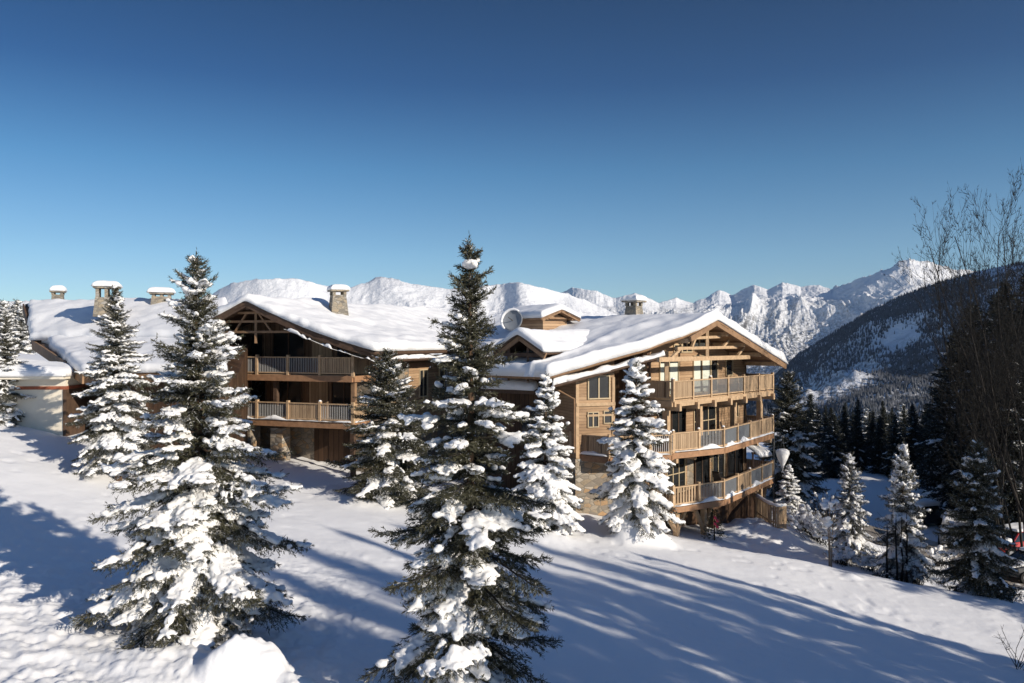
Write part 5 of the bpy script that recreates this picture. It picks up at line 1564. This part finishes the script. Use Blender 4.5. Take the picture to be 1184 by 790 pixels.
def car(px, Y, yaw, paint, label, snow=0.25, zoff=0.0, sc=1.0):
    x, y = at(px, Y)
    root = empty('parked_car', (x, y, gz(x, y)+zoff)); root.rotation_euler = (0, 0, yaw); root.scale = (sc,)*3
    tag(root, label, 'car', 'cars parked along the road')
    pm, nt, b = new_mat('car_paint')
    b.inputs['Base Color'].default_value = (*paint, 1); b.inputs['Roughness'].default_value = 0.35; b.inputs['Metallic'].default_value = 0.1
    # lofted body: cross sections along the length
    secs = [(-2.10, 0.70, 0.35, 0.78), (-1.95, 0.82, 0.28, 0.95), (-1.2, 0.88, 0.25, 0.98), (0.0, 0.89, 0.25, 0.96), (0.9, 0.88, 0.25, 0.94), (1.7, 0.82, 0.28, 0.82), (2.08, 0.66, 0.36, 0.68)]
    m = MB()
    for (xx, w, z0, z1) in secs:
        m.v += [(xx, -w*0.92, z0), (xx, w*0.92, z0), (xx, w, (z0+z1)/2), (xx, w*0.93, z1), (xx, -w*0.93, z1), (xx, -w, (z0+z1)/2)]
    for i in range(len(secs)-1):
        for j in range(6): m.f.append((i*6+j, i*6+(j+1) % 6, (i+1)*6+(j+1) % 6, (i+1)*6+j))
    m.f.append(tuple(range(5, -1, -1))); m.f.append(tuple(len(m.v)-6+j for j in range(6)))
    m.build('body', pm, root, smooth=False, bevel=0.03)
    def cabin(mb, s0, s1, zb, zt, wb, wt):
        mb.hexa([(s0[0], -wb, zb), (s1[0], -wb, zb), (s1[0], wb, zb), (s0[0], wb, zb), (s0[1], -wt, zt), (s1[1], -wt, zt), (s1[1], wt, zt), (s0[1], wt, zt)])
    g = MB(); cabin(g, (-1.85, -1.45), (1.05, 0.35), 0.93, 1.44, 0.80, 0.64); g.build('window_glass', M_GLASS, root)
    r = MB(); cabin(r, (-1.47, -1.38), (0.38, 0.25), 1.435, 1.50, 0.65, 0.60)
    for s in (-1, 1):
        for (x0, x1) in ((-1.82, -1.44), (-0.45, -0.45), (1.03, 0.36)):
            r.beam((x0, s*0.795, 0.94), (x1, s*0.645, 1.44), 0.07, 0.05)
    r.build('roof', pm, root)
    for xx in (-1.30, 1.30):
        for s in (-1, 1):
            w = MB()
            w.v += [(xx+0.33*math.cos(a), s*(0.90 if k else 0.68), 0.33+0.33*math.sin(a)) for k in (0, 1) for a in np.linspace(0, 2*math.pi, 17)[:-1]]
            for j in range(16): w.f.append((j, (j+1) % 16, 16+(j+1) % 16, 16+j))
            w.f.append(tuple(range(15, -1, -1))); w.f.append(tuple(range(16, 32)))
            wo = w.build('wheel', M_TYRE, root)
            h = MB()
            h.v += [(xx+0.2*math.cos(a), s*(0.915 if k else 0.89), 0.33+0.2*math.sin(a)) for k in (0, 1) for a in np.linspace(0, 2*math.pi, 13)[:-1]]
            for j in range(12): h.f.append((j, (j+1) % 12, 12+(j+1) % 12, 12+j))
            h.f.append(tuple(range(11, -1, -1))); h.f.append(tuple(range(12, 24))); h.build('rim', M_HUB, wo)
    for s in (-1, 1):
        l = MB(); l.box(1.93, 2.06, s*0.5-0.14, s*0.5+0.14, 0.62, 0.74); l.build('headlight', M_GLASSB, root)
    if snow:
        sheet('car_snow', bil((-1.6, -0.72, 1.49), (0.6, -0.72, 1.49), (0.6, 0.72, 1.49), (-1.6, 0.72, 1.49), 0.1, 3), 24, 18, snow_top(snow, 0.25, int(px), 0.8), M_SNOWT, root)
        sheet('bonnet_snow', bil((0.85, -0.74, 0.98), (2.05, -0.6, 0.76), (2.05, 0.6, 0.76), (0.85, 0.74, 0.98), 0.06, 5), 20, 16, snow_top(snow*0.7, 0.2, int(px)+2, 0.8), M_SNOWT, root)
car(1072, 59.0, math.radians(15), (0.025, 0.028, 0.035), 'dark parked car with a thick slab of snow on its roof', 0.32)
car(1104, 53.5, math.radians(60), (0.25, 0.26, 0.28), 'grey parked car half hidden behind the shaded frosted spruce, blanketed in snow', 0.42)
car(1172, 51.0, math.radians(200), (0.42, 0.03, 0.03), 'red parked car with snow at the right edge', 0.16, 0.0, 1.05)
car(1196, 45.5, math.radians(190), (0.03, 0.03, 0.035), 'black parked car in the shade below the red car', 0.10, 0.0)

def potted_shrub():
    x, y = at(826, 45.4); z = gz(x, y)
    r = empty('festive_shrub', (x, y, z)); tag(r, 'dark evergreen shrub with a pinkish red ribbon under the lowest balcony', 'shrub')
    rng = np.random.default_rng(2); seg = []
    for i in range(500):
        a = rng.uniform(0, 6.28); zz = rng.uniform(0.1, 1.7); rr = 0.75*(1-zz/2.0)*rng.uniform(0.3, 1.0)
        p = np.array([rr*math.cos(a), rr*math.sin(a), zz]); seg.append(np.r_[p, p+np.array([math.cos(a)*.12, math.sin(a)*.12, rng.uniform(-.05, .1)]), 0.02, 0.008])
    V, F = tubes(seg, 3); link_mesh('foliage', np_mesh('foliage', V, F), r, [M_NEED])
    m = MB(); m.tube([(0, 0, -0.2), (0, 0, 1.6)], [0.05, 0.015], 6); m.build('stem', M_BARKG, r)
    m = MB(); rm = plain('ribbon_cloth', (0.55, 0.05, 0.11), 0.6, 0.2, 10)
    for k in range(4):
        a = -1.75+(k % 2)*0.18; zq = 1.45-0.16*k; m.tube([(0.62*math.cos(a-.1), 0.62*math.sin(a-.1), zq), (0.72*math.cos(a), 0.72*math.sin(a), zq-0.08), (0.62*math.cos(a+.12), 0.62*math.sin(a+.12), zq-0.17)], [0.02, 0.09, 0.02], 6)
    m.build('ribbon', rm, r, smooth=True)
potted_shrub()

# ------------------------------------------------------------------ chairs out on the decks
M_CHAIR = plain('dark_wicker', (0.055, 0.042, 0.035), 0.8, 0.3, 20)
def deck_chair(a, d, z, yaw, label):
    F = Frame((8.58, 44.0), math.radians(48.8)); x, y = F.xy(a, d)
    r = empty('garden_chair', (x, y, z)); r.rotation_euler = (0, 0, yaw); tag(r, label, 'chair', 'garden chairs on the balconies')
    m = MB(); m.box(-0.27, 0.27, -0.26, 0.26, 0.40, 0.46); m.build('seat', M_CHAIR, r)
    m = MB()
    for k in range(7): m.beam((-0.24+0.08*k, 0.25, 0.46), (-0.24+0.08*k, 0.36, 0.95), 0.05, 0.025)
    m.beam((-0.28, 0.365, 0.96), (0.28, 0.365, 0.96), 0.04, 0.07); m.build('backrest', M_CHAIR, r)
    for sx in (-1, 1):
        m = MB(); m.beam((sx*0.27, -0.22, 0.66), (sx*0.27, 0.30, 0.66), 0.06, 0.035); m.beam((sx*0.27, -0.2, 0.45), (sx*0.27, -0.2, 0.65), 0.04, 0.04); m.build('armrest', M_CHAIR, r)
        for sy in (-1, 1):
            m = MB(); m.beam((sx*0.24, sy*0.22, 0), (sx*0.24, sy*0.22, 0.40), 0.045, 0.045); m.build('leg', M_CHAIR, r)
deck_chair(7.6, -0.7, 3.104, 1.2, 'dark wicker chair on the middle balcony of the right chalet')
deck_chair(10.6, -0.9, 5.864, 0.5, 'dark wicker chair at the right end of the top balcony')
deck_chair(6.9, -0.8, 0.204, 2.2, 'dark wicker chair on the lowest balcony of the right chalet')

# ------------------------------------------------------------------ clear mountain air
def haze():
    m = bpy.data.materials.new('mountain_air'); m.use_nodes = True
    nt = m.node_tree; nt.nodes.remove(nt.nodes['Principled BSDF'])
    v = nt.nodes.new('ShaderNodeVolumePrincipled')
    v.inputs['Color'].default_value = (0.62, 0.80, 1.0, 1)
    v.inputs['Density'].default_value = 0.000028
    v.inputs['Anisotropy'].default_value = 0.2
    nt.links.new(v.outputs[0], nt.nodes['Material Output'].inputs['Volume'])
    mb = MB(); mb.box(-9800, 9800, -9800, 9900, -1900, 1300)
    o = mb.build('haze', m)
    tag(o, 'thin blue mountain air filling the valley', 'haze', kind='stuff')
haze()
